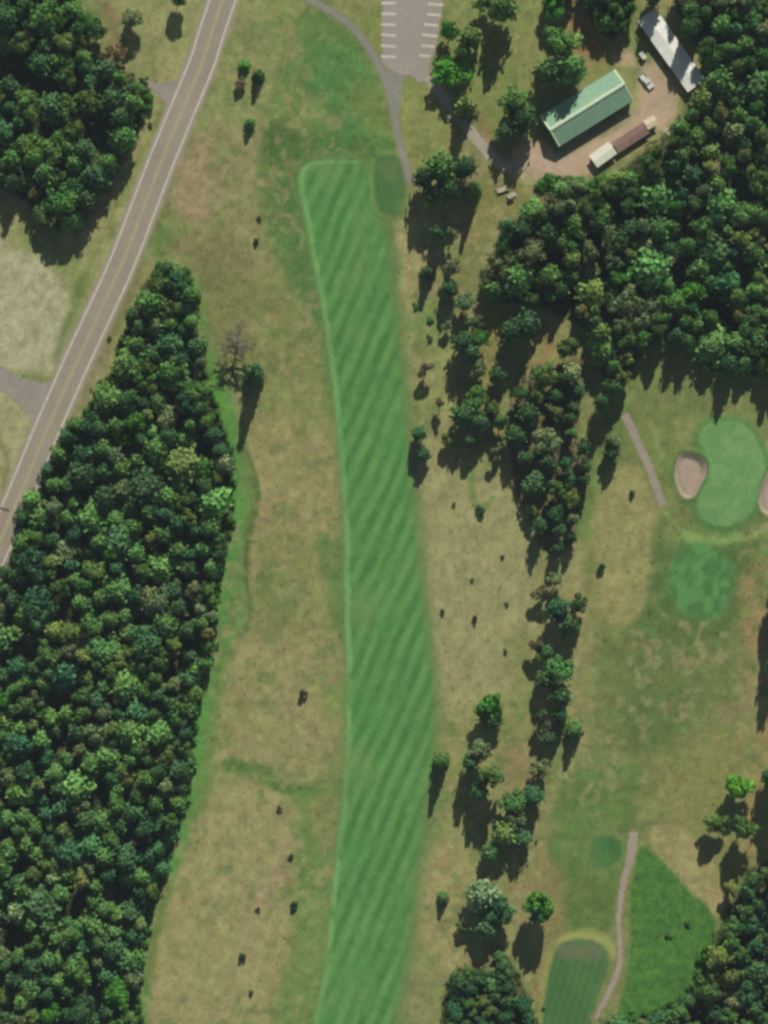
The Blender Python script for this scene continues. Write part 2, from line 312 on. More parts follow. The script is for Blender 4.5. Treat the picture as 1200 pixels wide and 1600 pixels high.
    st = 0.5 + 0.5 * np.sin(ph)
    st = np.clip(0.5 + (st - 0.5) * (-0.1 + 1.75 * fbm(px / 24, py / 45, 61, 3)) + (n3 - 0.5) * 0.55 + (ns - 0.5) * 0.8, 0, 1)[..., None]
    fc = s2l((72, 119, 58)) * (1 - st) + s2l((99, 144, 77)) * st
    bl = (sstep(0.5, 0.75, fbm(px / 45, py / 70, 71, 3)) * 0.35)[..., None]; fc = fc * (1 - bl) + s2l((74, 136, 66)) * bl
    dry = (sstep(0.50, 0.72, n1) * 0.45)[..., None]; fc = fc * (1 - dry) + s2l((112, 138, 80)) * dry
    # pale cut collar along the left edge
    leftness = sstep(-11, -5, s) * (px < 560 + 0 * px) * (py > 250)
    fc = fc * (1 - np.clip(2.2 * n2 - .45, .0, .85)[..., None] * leftness[..., None]) + s2l((116, 162, 92)) * np.clip(2.2 * n2 - .45, .0, .85)[..., None] * leftness[..., None]
    rightness = sstep(-16, -2, s) * (px > 560)
    fc = fc * (1 - 0.5 * rightness[..., None]) + s2l((92, 126, 70)) * 0.5 * rightness[..., None]
    m = inside[..., None]; c = c * (1 - m) + fc * m
    def patch(poly, f, soft=2.5):
        nonlocal c
        q = sdf_poly(px, py, poly) + (n3 - 0.5) * 3
        m = (1 - sstep(-soft, soft, q))[..., None]; c = c * (1 - m) + f(q) * m
    stroke([(583, 250), (581, 290), (586, 325), (602, 338), (632, 338)], 2.5, (118, 148, 80), 4, 0.9, 2)
    mix3 = lambda a, b, n: s2l(a) * (1 - n[..., None]) + s2l(b) * n[..., None]
    patch(TEE_SQUARE, lambda q: mix3((74, 110, 60), (94, 118, 68), sstep(0.35, 0.65, n2)), 5)
    # green, fringe, approach
    q = sdf_poly(px, py, GREEN); blend(1 - sstep(2, 18, q + wob * 4), (84, 130, 66), 0.9)
    patch(GREEN, lambda q: mix3((104, 144, 84), (114, 150, 90), sstep(0.4, 0.6, fbm(px / 16 + py / 30, py / 16, 3, 2))))
    q = sdf_poly(px, py, BUNKER); blend(1 - sstep(0, 10, q), (78, 118, 62), 0.8)
    q = sdf_poly(px, py, BUNKER2); blend(1 - sstep(0, 8, q), (78, 118, 62), 0.8)
    stroke([(1072, 836), (1095, 848), (1125, 846), (1150, 838)], 6, (128, 160, 86), 6, 0.9, 4)
    patch(APPROACH, lambda q: mix3((74, 116, 62), (90, 138, 76), sstep(0.35, 0.68, fbm(px / 14, py / 14, 8, 3))), 7)
    # lower tees
    stroke([(848, 1600), (852, 1550), (862, 1505), (880, 1472), (915, 1458), (948, 1470), (960, 1492)], 8, (142, 148, 82), 5, 0.9, 3)
    s2 = 0.5 + 0.5 * np.sin((px + 0.30 * py) / 12 * 2 * math.pi)
    patch(TEE_LOW, lambda q: mix3((66, 100, 56), (80, 118, 66), np.clip(s2 * 0.5 + (n2 - .3), 0, 1)), 4)
    area([(868, 1478), (925, 1472), (945, 1490), (925, 1500), (880, 1496)], (112, 112, 84), 7, 0.6, 5)
    q = sdf_poly(px, py, TEE_SMALL); blend(np.exp(-((q - 5) / 6) ** 2), (116, 134, 76), 0.4)
    patch(TEE_SMALL, lambda q: mix3((62, 104, 56), (82, 118, 64), sstep(.35, .65, n2)), 5)
    stroke([(1000, 1318), (994, 1360), (988, 1420), (990, 1490), (982, 1550), (965, 1590)], 4, (134, 142, 78), 4, 0.7, 2)
    patch(WILD, lambda q: mix3((68, 108, 50), (86, 130, 56), np.clip((fbm(px / 9, py / 9, 55, 3) - 0.3) * 2.2, 0, 1)), 5)
    # gravel shed along road and paths
    for (pts, w, cc) in ((LOWPATH, 6.5, (132, 124, 84)), (RIGHTPATH, 6, (134, 126, 88)), (ROAD_C, 25, (150, 138, 112)), (TRACK, 9, (150, 140, 118)), (CARTPATH, 6, (128, 126, 96))):
        q = sdf_line(px, py, pts, w); m = 1 - sstep(-2, 5, q + wob * 3); blend(m, cc, 0.75, 0.2)
    return np.clip(c, 0.004, 1)

# ------------------------------------------------------------------ materials
def newmat(name, rough=0.9, spec=0.2):
    m = bpy.data.materials.new(name); m.use_nodes = True
    b = m.node_tree.nodes['Principled BSDF']; b.inputs['Roughness'].default_value = rough
    b.inputs['Specular IOR Level'].default_value = spec
    return m, m.node_tree, b
def noise_tint(nt, col_socket, scales, amount, bsdf, bump=None):
    """multiply a colour by object-space noise; returns nothing, links to base colour"""
    tc = nt.nodes.new('ShaderNodeTexCoord'); last = col_socket
    for sc, am in zip(scales, amount):
        n = nt.nodes.new('ShaderNodeTexNoise'); n.inputs['Scale'].default_value = sc; n.inputs['Detail'].default_value = 4
        nt.links.new(tc.outputs['Object'], n.inputs['Vector'])
        mr = nt.nodes.new('ShaderNodeMapRange'); mr.inputs['From Min'].default_value = 0.25; mr.inputs['From Max'].default_value = 0.75
        mr.inputs['To Min'].default_value = 1 - am; mr.inputs['To Max'].default_value = 1 + am
        nt.links.new(n.outputs['Fac'], mr.inputs['Value'])
        mul = nt.nodes.new('ShaderNodeVectorMath'); mul.operation = 'SCALE'
        nt.links.new(last, mul.inputs[0]); nt.links.new(mr.outputs[0], mul.inputs['Scale']); last = mul.outputs[0]
    nt.links.new(last, bsdf.inputs['Base Color'])
    if bump:
        n = nt.nodes.new('ShaderNodeTexNoise'); n.inputs['Scale'].default_value = bump[0]; n.inputs['Detail'].default_value = 3
        nt.links.new(tc.outputs['Object'], n.inputs['Vector'])
        bp = nt.nodes.new('ShaderNodeBump'); bp.inputs['Strength'].default_value = bump[1]; bp.inputs['Distance'].default_value = bump[2]
        nt.links.new(n.outputs['Fac'], bp.inputs['Height']); nt.links.new(bp.outputs[0], bsdf.inputs['Normal'])
def plain(name, srgb, rough=0.8, spec=0.25, scales=(0.7, 6), amount=(0.1, 0.08), bump=None, metal=0):
    m, nt, b = newmat(name, rough, spec); b.inputs['Metallic'].default_value = metal
    rgb = nt.nodes.new('ShaderNodeRGB'); rgb.outputs[0].default_value = (*s2l(srgb), 1)
    noise_tint(nt, rgb.outputs[0], scales, amount, b, bump); return m
def attr_turf(name, bump):
    m, nt, b = newmat(name, 0.95, 0.1)
    a = nt.nodes.new('ShaderNodeAttribute'); a.attribute_name = 'Col'
    noise_tint(nt, a.outputs['Color'], (0.16, 0.6, 1.6, 4.0), (0.05, 0.08, 0.10, 0.12), b, bump); return m
M_TURF = attr_turf('rough_grass', (2.2, 0.5, 0.25))
M_MOWN = attr_turf('mown_grass', (3.0, 0.25, 0.08))
M_SAND = plain('bunker_sand', (166, 148, 128), 0.95, 0.1, (0.6, 4), (0.10, 0.08), (4, 0.4, 0.08))
M_ASPH = plain('worn_asphalt', (149, 138, 121), 0.9, 0.2, (0.08, 0.5, 2.0, 7), (0.07, 0.06, 0.06, 0.06))
M_ASPH2 = plain('parking_asphalt', (154, 144, 132), 0.9, 0.2, (0.12, 0.7, 3), (0.06, 0.06, 0.06))
M_PATH = plain('cart_path_asphalt', (134, 131, 118), 0.9, 0.2, (0.25, 1.5), (0.08, 0.08))
M_GRAV = plain('gravel', (152, 142, 124), 0.95, 0.1, (0.3, 2.5), (0.10, 0.10), (6, 0.4, 0.05))
M_DRIVE = plain('gravel_drive', (147, 139, 126), 0.95, 0.1, (0.3, 2), (0.08, 0.10))
M_WHITE = plain('worn_white_paint', (186, 176, 162), 0.7, 0.3, (1.0, 6), (0.14, 0.14))
M_STALL = plain('parking_stall_paint', (192, 184, 168), 0.7, 0.3, (0.9, 4), (0.18, 0.15))
M_YELL = plain('worn_yellow_paint', (168, 159, 116), 0.7, 0.3, (0.6, 4), (0.12, 0.12))
M_STRIP = plain('dark_strip', (96, 84, 78), 0.8, 0.3)

# ------------------------------------------------------------------ structure meshes
def grid_mesh(name, xs, ys, z_off=0, cellmask=None, mat=None):
    gx, gy = np.meshgrid(xs, ys); nx, ny = len(xs), len(ys)
    gz = H(gx, gy) + z_off; col = ground_color(gx, gy)
    verts = np.stack([gx, gy, gz], -1).reshape(-1, 3).astype(np.float32)
    i = np.arange((nx - 1) * (ny - 1)); r = i // (nx - 1); cidx = i % (nx - 1)
    a = r * nx + cidx; faces = np.stack([a, a + 1, a + 1 + nx, a + nx], 1)
    if cellmask is not None:
        cx = (gx[:-1, :-1] + gx[1:, 1:]) / 2; cy = (gy[:-1, :-1] + gy[1:, 1:]) / 2
        faces = faces[cellmask(cx, cy).reshape(-1)]
        used = np.unique(faces); remap = np.zeros(len(verts), int); remap[used] = np.arange(len(used))
        verts = verts[used]; faces = remap[faces]; col = col.reshape(-1, 3)[used]
    col = col.reshape(-1, 3)
    me = bpy.data.meshes.new(name); me.vertices.add(len(verts)); me.vertices.foreach_set('co', verts.ravel())
    me.loops.add(faces.size); me.loops.foreach_set('vertex_index', faces.ravel().astype(np.int32))
    me.polygons.add(len(faces)); me.polygons.foreach_set('loop_start', (np.arange(len(faces)) * 4).astype(np.int32))
    me.polygons.foreach_set('use_smooth', np.ones(len(faces), bool))
    me.update(); me.validate()
    at = me.color_attributes.new('Col', 'FLOAT_COLOR', 'POINT')
    at.data.foreach_set('color', np.concatenate([col, np.ones((len(col), 1))], 1).astype(np.float32).ravel())
    o = bpy.data.objects.new(name, me); COL.objects.link(o)
    if mat: me.materials.append(mat)
    o['kind'] = 'structure'; return o
ST = 0.45
def axis(lo, hi, far):
    core = np.arange(lo, hi + 1e-6, ST); out = []; d = ST; v = hi
    while v < far: d *= 1.35; v += d; out.append(v)
    out2 = []; d = ST; v = lo
    while v > -far: d *= 1.35; v -= d; out2.append(v)
    return np.array(out2[::-1] + list(core) + out)
grid_mesh('ground', axis(-105, 105, 3500), axis(-139, 139, 3500), 0, None, M_TURF)
def turf_sheet(name, poly, mat=M_MOWN, dz=0.012, step=0.3, grow=0):
    xs = np.arange(X(poly[:, 0].min()) - 0.5, X(poly[:, 0].max()) + 0.8, step); ys = np.arange(Y(poly[:, 1].max()) - 0.5, Y(poly[:, 1].min()) + 0.8, step)
    return grid_mesh(name, xs, ys, dz, lambda x, y: sdf_poly(x * 6 + 600, 800 - y * 6, poly) < grow, mat)
fw = turf_sheet('fairway', FAIRWAY, step=0.45)
turf_sheet('tee_ground', TEE_SQUARE); turf_sheet('putting_green', GREEN, dz=0.02); turf_sheet('bunker', BUNKER, M_SAND, 0.02, 0.25, 1); turf_sheet('bunker', BUNKER2, M_SAND, 0.02, 0.25, 1)
turf_sheet('approach_lawn', APPROACH); turf_sheet('tee_ground', TEE_LOW); turf_sheet('tee_ground', TEE_SMALL)

def ribbon(name, pts, w, mat, dz, off=0.0, ragged=0.0, seed=1, kind='structure', step=1.2, join=None):
    """a strip following photo-pixel points; w = half width in px (number or list), off = sideways shift in px"""
    p = catmull(pts, 8, False) if not hasattr(w, '__len__') else np.array(pts, float)
    if hasattr(w, '__len__'):
        t = np.linspace(0, len(pts) - 1, (len(pts) - 1) * 6 + 1); p2 = catmull(pts, 6, False); w = np.interp(t, range(len(pts)), w); p = p2
    q = np.stack([X(p[:, 0]), Y(p[:, 1])], 1); d = np.gradient(q, axis=0); d /= np.linalg.norm(d, axis=1)[:, None]
    nrm = np.stack([-d[:, 1], d[:, 0]], 1); ww = (np.ones(len(q)) * w) / 6.0
    rn = random.Random(seed); K = 5 if mat in (M_WHITE, M_YELL) else 9
    rows = []
    for i in range(len(q)):
        a = off / 6.0 + ww[i] + (rn.random() - .5) * ragged; b = off / 6.0 - ww[i] + (rn.random() - .5) * ragged
        rows.append([q[i] + nrm[i] * (b + (a - b) * k / (K - 1)) for k in range(K)])
    rows = np.array(rows); z = H(rows[..., 0], rows[..., 1]) + dz
    vs = np.concatenate([rows, z[..., None]], -1).reshape(-1, 3).tolist()
    fs = [[i * K + k, i * K + k + 1, (i + 1) * K + k + 1, (i + 1) * K + k][::-1] for i in range(len(q) - 1) for k in range(K - 1)]
    me = bpy.data.meshes.new(name); me.from_pydata(vs, [], fs); me.materials.append(mat)
    for pl in me.polygons: pl.use_smooth = True
    o = bpy.data.objects.new(name, me); COL.objects.link(o)
    if kind: o['kind'] = kind
    return o
def flat_poly(name, poly, mat, dz, step=0.5, kind='structure'):
    poly = np.asarray(poly, float)
    xs = np.arange(X(poly[:, 0].min()) - .5, X(poly[:, 0].max()) + .8, step); ys = np.arange(Y(poly[:, 1].max()) - .5, Y(poly[:, 1].min()) + .8, step)
    return grid_mesh(name, xs, ys, dz, lambda x, y: sdf_poly(x * 6 + 600, 800 - y * 6, poly) + (vnoise(x * 1.5, y * 1.5, 3) - .5) * 2 < 0, mat)
ribbon('road_shoulder', ROAD_C, 24.5, M_GRAV, 0.02, ragged=0.25)
ribbon('road', ROAD_C, 22.0, M_ASPH, 0.045, ragged=0.05)
ribbon('road_edge_marking', ROAD_C, 1.7, M_WHITE, 0.055, off=19.2)
ribbon('road_edge_marking', ROAD_C, 1.7, M_WHITE, 0.055, off=-19.2)
ribbon('road_centre_marking', ROAD_C, 0.8, M_YELL, 0.055, off=1.35)
ribbon('road_centre_marking', ROAD_C, 0.8, M_YELL, 0.055, off=-1.35)
ribbon('road_dark_strip', [(-6, 792), (4, 795), (14, 798)], [1.6, 1.8, 3], M_STRIP, 0.062)  # narrow dark strip lying across the left lane of the road
ribbon('cart_path', CARTPATH, 4.6, M_PATH, 0.03, ragged=0.2)
ribbon('gravel_track', TRACK, 7.5, plain('pale_gravel', (168, 156, 136), 0.95, 0.1, (0.3, 2.5), (0.10, 0.10)), 0.035, ragged=0.4)
ribbon('dirt_path', RIGHTPATH, 6.0, M_GRAV, 0.03, ragged=0.4)
ribbon('cart_path', LOWPATH, LOWPATH_W, M_GRAV, 0.03, ragged=0.55)
flat_poly('side_road', catmull([(216, 118), (238, 127), (262, 130), (280, 122), (289, 112), (272, 152), (262, 165), (252, 155), (236, 141), (216, 130)], 4), M_DRIVE, 0.028, 0.3)
flat_poly('side_road', catmull([(-30, 562), (0, 572), (35, 590), (72, 598), (98, 580), (70, 650), (55, 668), (38, 640), (10, 615), (-30, 600)], 4), M_DRIVE, 0.028, 0.4)
LOT = [(597, -60), (694, -60), (692, 0), (689, 30), (684, 60), (676, 90), (670, 108), (672, 125), (655, 128), (640, 116), (625, 116), (610, 108), (597, 98)]
flat_poly('parking_lot', LOT, M_ASPH2, 0.03, 0.35)
flat_poly('parking_path', catmull([(604, 100), (636, 108), (630, 130), (625, 165), (617, 190), (610, 150)], 3), M_PATH, 0.022, 0.3)
def stripe_bm(x0, y0, x1, y1, w=2.2):
    a = Vector((X(x0), Y(y0))); b = Vector((X(x1), Y(y1))); d = (b - a).normalized(); n = Vector((-d.y, d.x)) * w / 6
    return [tuple(a - n), tuple(b - n), tuple(b + n), tuple(a + n)]
for (x0, y0, x1, y1) in [(596, 5, 619, 5), (596, 21, 619, 22), (595, 38, 618, 39), (595, 54, 619, 56), (595, 71, 619, 73), (595, 88, 619, 89), (596, -12, 619, -11),
                         (669, 6, 693, 8), (667, 22, 689, 24), (663, 38, 685, 40), (660, 54, 684, 57), (659, 71, 680, 73), (655, 87, 672, 88), (671, -10, 695, -8)]:
    q = stripe_bm(x0, y0, x1, y1, 2.0)
    me = bpy.data.meshes.new('stall_marking'); z = float(H(np.array([X(x0)]), np.array([Y(y0)]))[0]) + 0.045
    me.from_pydata([(u, v, z) for u, v in q], [], [(0, 1, 2, 3)]); me.materials.append(M_STALL)
    o = bpy.data.objects.new('stall_marking', me); COL.objects.link(o); o['kind'] = 'structure'

# ------------------------------------------------------------------ objects: helpers
class MB:
    def __init__(s): s.v = []; s.f = []
    def box(s, c, size, rot=None):
        b = len(s.v); sx, sy, sz = [k / 2 for k in size]
        for dz in (-sz, sz):
            for dx, dy in ((-sx, -sy), (sx, -sy), (sx, sy), (-sx, sy)):
                p = Vector((dx, dy, dz)); p = (rot @ p) if rot else p; s.v.append(tuple(p + Vector(c)))
        s.f += [tuple(b + k for k in q) for q in ((3, 2, 1, 0), (4, 5, 6, 7), (0, 1, 5, 4), (1, 2, 6, 5), (2, 3, 7, 6), (3, 0, 4, 7))]; return s
    def poly(s, pts): b = len(s.v); s.v += [tuple(p) for p in pts]; s.f.append(tuple(range(b, b + len(pts)))); return s
    def prism(s, prof, a, b):
        """closed profile of (y,z) extruded along x from a to b"""
        n = len(prof); o = len(s.v); s.v += [(a, y, z) for y, z in prof] + [(b, y, z) for y, z in prof]
        s.f.append(tuple(o + k for k in range(n))[::-1]); s.f.append(tuple(o + n + k for k in range(n)))
        for k in range(n): s.f.append((o + k, o + (k + 1) % n, o + n + (k + 1) % n, o + n + k))
        return s
    def tube(s, path, radii, n=6):
        o = len(s.v); path = [Vector(p) for p in path]
        for i, p in enumerate(path):
            d = (path[min(i + 1, len(path) - 1)] - path[max(i - 1, 0)]).normalized()
            q = d.to_track_quat('Z', 'Y')
            for k in range(n):
                a = 2 * math.pi * k / n; s.v.append(tuple(p + q @ Vector((math.cos(a) * radii[i], math.sin(a) * radii[i], 0))))
        for i in range(len(path) - 1):
            for k in range(n): s.f.append((o + i * n + k, o + i * n + (k + 1) % n, o + (i + 1) * n + (k + 1) % n, o + (i + 1) * n + k))
        s.f.append(tuple(o + k for k in range(n))[::-1]); s.f.append(tuple(o + (len(path) - 1) * n + k for k in range(n))); return s
    def mesh(s, name, mat, smooth=False):
        me = bpy.data.meshes.new(name); me.from_pydata(s.v, [], s.f); me.materials.append(mat)
        if smooth:
            for p in me.polygons: p.use_smooth = True
        me.update(); return me
    def build(s, name, mat, parent=None, smooth=False, bevel=0):
        o = bpy.data.objects.new(name, s.mesh(name, mat, smooth)); COL.objects.link(o)
        if parent: o.parent = parent
        if bevel:
            m = o.modifiers.new('b', 'BEVEL'); m.width = bevel; m.segments = 2
        return o
def empty(name, px, py, rz=0, label=None, cat=None, group=None, z=None):
    o = bpy.data.objects.new(name, None); COL.objects.link(o); o.empty_display_size = 0.5
    o.location = (X(px), Y(py), (h1(px, py) if z is None else z)); o.rotation_euler.z = rz
    if label: o['label'] = label
    if cat: o['category'] = cat
    if group: o['group'] = group
    return o

# ------------------------------------------------------------------ buildings
M_GROOF = plain('green_metal_roof', (142, 178, 146), 0.55, 0.4, (0.12, 0.8, 3), (0.10, 0.09, 0.05))
M_GTRIM = plain('pale_green_trim', (200, 218, 180), 0.5, 0.4)
M_WALLT = plain('tan_metal_siding', (170, 158, 136), 0.7, 0.3)
M_WROOF = plain('white_metal_roof', (230, 229, 216), 0.5, 0.4, (0.12, 0.5, 1.8), (0.08, 0.10, 0.06))
M_WALLW = plain('pale_siding', (190, 188, 180), 0.7, 0.3)
M_RUST = plain('rusty_metal_roof', (136, 110, 98), 0.85, 0.2, (0.5, 2.5), (0.18, 0.15))
M_PALE = plain('pale_roof', (218, 216, 196), 0.6, 0.3, (0.5, 2.5), (0.06, 0.05))
M_CREAM = plain('cream_roof', (212, 198, 166), 0.7, 0.3)
M_DOOR = plain('door_paint', (120, 116, 108), 0.6, 0.3)
M_DARK = plain('dark_rubber', (34, 34, 36), 0.8, 0.3)
M_GLASS, _nt, _b = newmat('window_glass', 0.08, 0.5); _b.inputs['Base Color'].default_value = (0.03, 0.04, 0.05, 1)
M_WOOD = plain('weathered_boards', (140, 118, 92), 0.9, 0.2)

def gable_building(name, corners, eave, rise, wallm, roofm, trimm, label, cat, nribs=24, ridge_off=0.0, doors=(), windows=(), trim=True, part_roof='roof'):
    """corners px: left, bottom, right, top of the roof outline; the ridge runs along the long side"""
    L, B, Rr, T = [Vector((X(a), Y(b))) for a, b in corners]
    c = (L + B + Rr + T) / 4; ax = ((Rr - B) + (T - L)) / 2; ln = ax.length; wd = (((L - B) + (T - Rr)) / 2).length
    rz = math.atan2(ax.y, ax.x)
    px, py = c.x * 6 + 600, 800 - c.y * 6
    z0 = h1(px, py)
    root = empty(name, px, py, rz, label, cat, z=z0)
    hl, hw = ln / 2, wd / 2; ov = 0.4; t = 0.12; ym = ridge_off
    wl, ww = hl - ov, hw - ov
    zw = lambda y: eave + (rise * (1 - (abs(y - ym)) / (hw - (ym if y > ym else -ym))))
    MB().prism([(-ww, -0.3), (ww, -0.3), (ww, zw(ww) - t), (ym, eave + rise - t - 0.02), (-ww, zw(-ww) - t)], -wl, wl).build('wall', wallm, root)
    for sgn in (1, -1):
        ye = sgn * hw
        pr = [(ye, eave), (ym, eave + rise), (ym, eave + rise + t * 1.2), (ye, eave + t)]
        if sgn > 0: pr = pr[::-1]
        m = MB().prism(pr, -hl, hl)
        d = Vector((0, ye - ym, -rise)); sl = d.length; ang = math.atan2(-rise, ye - ym)
        for k in range(nribs + 1):
            x = -hl + 0.05 + (2 * hl - 0.1) * k / nribs
            m.box((x, (ye + ym) / 2, eave + rise / 2 + t + 0.035), (0.06, sl - 0.02, 0.06), Matrix.Rotation(math.atan2(-rise * sgn, abs(ye - ym)), 3, 'X') if True else None)
        m.build(part_roof, roofm, root)
    if trim:
        MB().prism([(ym - 0.42, eave + rise + t - 0.02), (ym, eave + rise + t + 0.1), (ym + 0.42, eave + rise + t - 0.02), (ym + 0.42, eave + rise + t + 0.06), (ym, eave + rise + t + 0.19), (ym - 0.42, eave + rise + t + 0.06)], -hl - 0.02, hl + 0.02).build('ridge_cap', trimm, root)
        for xs in (-1, 1):
            m = MB()
            for sgn in (1, -1):
                ye = sgn * (hw + 0.02); pr = [(ye, eave - 0.12), (ym, eave + rise - 0.12), (ym, eave + rise + t + 0.10), (ye, eave + t + 0.10)]
                if sgn > 0: pr = pr[::-1]
                a, b = sorted((xs * (hl - 0.5), xs * (hl + 0.05))); m.prism(pr, a, b)
            m.build('gable_trim', trimm, root)
    for (side, pos, w, h) in doors:
        if side in ('s', 'n'): c_, s_ = (pos, (-1 if side == 's' else 1) * (ww + 0.03), h / 2), (w, 0.08, h)
        else: c_, s_ = ((1 if side == 'e' else -1) * (wl + 0.03), pos, h / 2), (0.08, w, h)
        d = MB().box(c_, s_).build('door', M_DOOR, root)
        off = Vector((0, -0.07 if side == 's' else 0.07, 0)) if side in 'sn' else Vector((0.07 if side == 'e' else -0.07, 0, 0))
        MB().box(Vector(c_) + off + (Vector((w * .38, 0, 0)) if side in 'sn' else Vector((0, w * .38, 0))), (0.12, 0.06, 0.06)).build('handle', M_DARK, d)
    for (side, pos) in windows:
        y = (-1 if side == 's' else 1) * (ww + 0.02); w = empty('window', 0, 0); w.location = (pos, y, 1.6); w.parent = root
        fr = MB()
        for dx in (-0.6, 0.6): fr.box((dx, 0, 0), (0.08, 0.08, 1.0))
        for dz in (-0.46, 0.46): fr.box((0, 0, dz), (1.12, 0.08, 0.08))
        fr.build('frame', M_GTRIM, w); MB().box((0, 0.0, 0), (1.12, 0.04, 0.84)).build('pane', M_GLASS, w)
    return root
gable_building('green_roofed_building', [(844, 183), (871, 232), (989, 159), (960, 110)], 4.0, 3.0, M_WALLT, M_GROOF, M_GTRIM,
    'long green metal roofed building with pale ridge in the dirt yard', 'building', 26, 0.15,
    doors=(('s', -4, 3, 2.6), ('s', 4, 3, 2.6), ('e', 0, 0.95, 2.1)), windows=(('s', 0), ('s', 8), ('n', -6), ('n', 2)))
gable_building('long_white_building', [(1073, 147), (1102, 125), (1023, 17), (994, 32)], 2.8, 0.55, M_WALLW, M_WROOF, M_WROOF,
    'long narrow white roofed shed at the edge of the woods', 'building', 30, 0, doors=(('n', -3, 2.6, 2.3), ('n', 5, 1, 2.1)), windows=(('n', 1), ('n', 8)), trim=False)
gable_building('pale_shed', [(919, 245), (933, 263), (965, 240), (949, 223)], 2.5, 0.35, M_WALLW, M_PALE, M_PALE,
    'small shed with pale flat metal roof below the green roofed building', 'shed', 10, 0, doors=(('w', 0, 0.9, 2.0),), trim=False)
gable_building('rusty_shed', [(955, 224), (966, 240), (1016, 208), (1003, 193)], 2.2, 0.3, M_WOOD, M_RUST, M_RUST,
    'low lean shed with rusty brown roof between two pale roofs', 'shed', 12, 0, trim=False)
gable_building('cream_shed', [(1003, 191), (1013, 204), (1029, 194), (1020, 182)], 2.5, 0.3, M_WALLW, M_CREAM, M_CREAM,
    'tiny shed with cream roof at the yard corner', 'shed', 5, 0, trim=False)
# pile of boards lying next to the cream shed
r_ = empty('board_pile', 1046, 207, R(-30), 'pale loose boards piled beside the cream roofed shed', 'board pile')
for k in range(4): MB().box((random.Random(k).uniform(-.3, .3), -0.55 + 0.36 * k, 0.12 + 0.05 * (k % 2)), (4.2 - 0.4 * k, 0.22, 0.12)).build('board', M_CREAM, r_)

# ------------------------------------------------------------------ vehicles
M_CARW = plain('white_car_paint', (205, 203, 190), 0.35, 0.5, (0.5, 3), (0.03, 0.03))
M_CANOPY = plain('beige_canopy', (176, 164, 140), 0.6, 0.3)
def wheel(parent, x, y, r, w):
    o = MB().tube([(x, y - w / 2, r), (x, y + w / 2, r)], [r, r], 16).build('wheel', M_DARK, parent)
    MB().tube([(x, y - w / 2 - 0.01, r), (x, y + w / 2 + 0.01, r)], [r * .55, r * .55], 10).build('rim', M_WHITE, o)
def pickup(px, py, rz, label):
    root = empty('pickup_truck', px, py, rz, label, 'truck')
    MB().prism([(-.86, .45), (.86, .45), (.9, .75), (.86, .98), (-.86, .98), (-.9, .75)], 0.75, 2.3).build('bonnet', M_CARW, root, bevel=.06)
    MB().prism([(-.86, .42), (.86, .42), (.88, .98), (.68, 1.62), (-.68, 1.62), (-.88, .98)], -.55, .75).build('cab', M_CARW, root, bevel=.06)
    m = MB().box((-1.45, 0, .55), (1.8, 1.7, .12))
    for s in (-1, 1): m.box((-1.45, s * .83, .8), (1.8, .08, .5))
    m.box((-2.32, 0, .8), (.08, 1.74, .5)); m.build('bed', M_CARW, root)
    MB().box((.772, 0, 1.28), (.03, 1.35, .46), Matrix.Rotation(R(-14), 3, 'Y')).build('windscreen', M_GLASS, root)
    MB().box((-.565, 0, 1.3), (.03, 1.25, .4)).build('rear_window', M_GLASS, root)
    for sx in (-1.4, 1.5):
        for sy in (-.8, .8): wheel(root, sx, sy, .35, .22)
    return root
def golf_cart(px, py, rz, label, can=M_CARW, group=None):
    root = empty('golf_cart', px, py, rz, label, 'golf cart', group)
    MB().prism([(-.58, .25), (.58, .25), (.6, .6), (.5, .72), (-.5, .72), (-.6, .6)], -1.1, -.1).build('body', M_CARW, root, bevel=.04)
    MB().prism([(-.55, .22), (.55, .22), (.5, .85), (-.5, .85)], .55, 1.15).build('front_cowl', M_CARW, root, bevel=.05)
    MB().box((.25, 0, .27), (.8, 1.1, .06)).build('floor_pan', M_DARK, root)
    MB().box((-.35, 0, .8), (.45, 1.0, .14)).build('seat', M_DOOR, root, bevel=.04)
    MB().box((-.62, 0, 1.05), (.1, 1.0, .4)).build('backrest', M_DOOR, root, bevel=.04)
    for sx, sy in ((.7, .5), (.7, -.5), (-.85, .5), (-.85, -.5)): MB().tube([(sx, sy, .6), (sx * .85, sy, 1.8)], [.02, .02], 6).build('canopy_post', M_DARK, root)
    MB().box((-.05, 0, 1.84), (1.9, 1.25, .07)).build('canopy', can, root, bevel=.03)
    for sx in (-.75, .8):
        for sy in (-.52, .52): wheel(root, sx, sy, .23, .18)
    return root
pickup(1010, 127, R(-52), 'pale pickup truck parked between the green roof and long white roof')
golf_cart(1004, 88, R(-56), 'white topped cart on the grass beside the long white building')
t_ = empty('utility_trailer', 785, 295, R(18), 'long tan flatbed trailer parked at the end of the gravel track', 'trailer')
m = MB().box((0, 0, .6), (3.2, 1.6, .12))
for s in (-1, 1): m.box((0, s * .78, .8), (3.2, .05, .3))
m.box((1.58, 0, .8), (.05, 1.56, .3)); m.build('bed', M_CANOPY, t_)
MB().tube([(-1.6, 0, .55), (-2.6, 0, .5)], [.05, .05]).build('tow_bar', M_DARK, t_)
for sy in (-.9, .9): wheel(t_, .1, sy, .32, .2)
golf_cart(799, 306, R(28), 'beige topped cart parked beside the tan trailer', M_CANOPY)

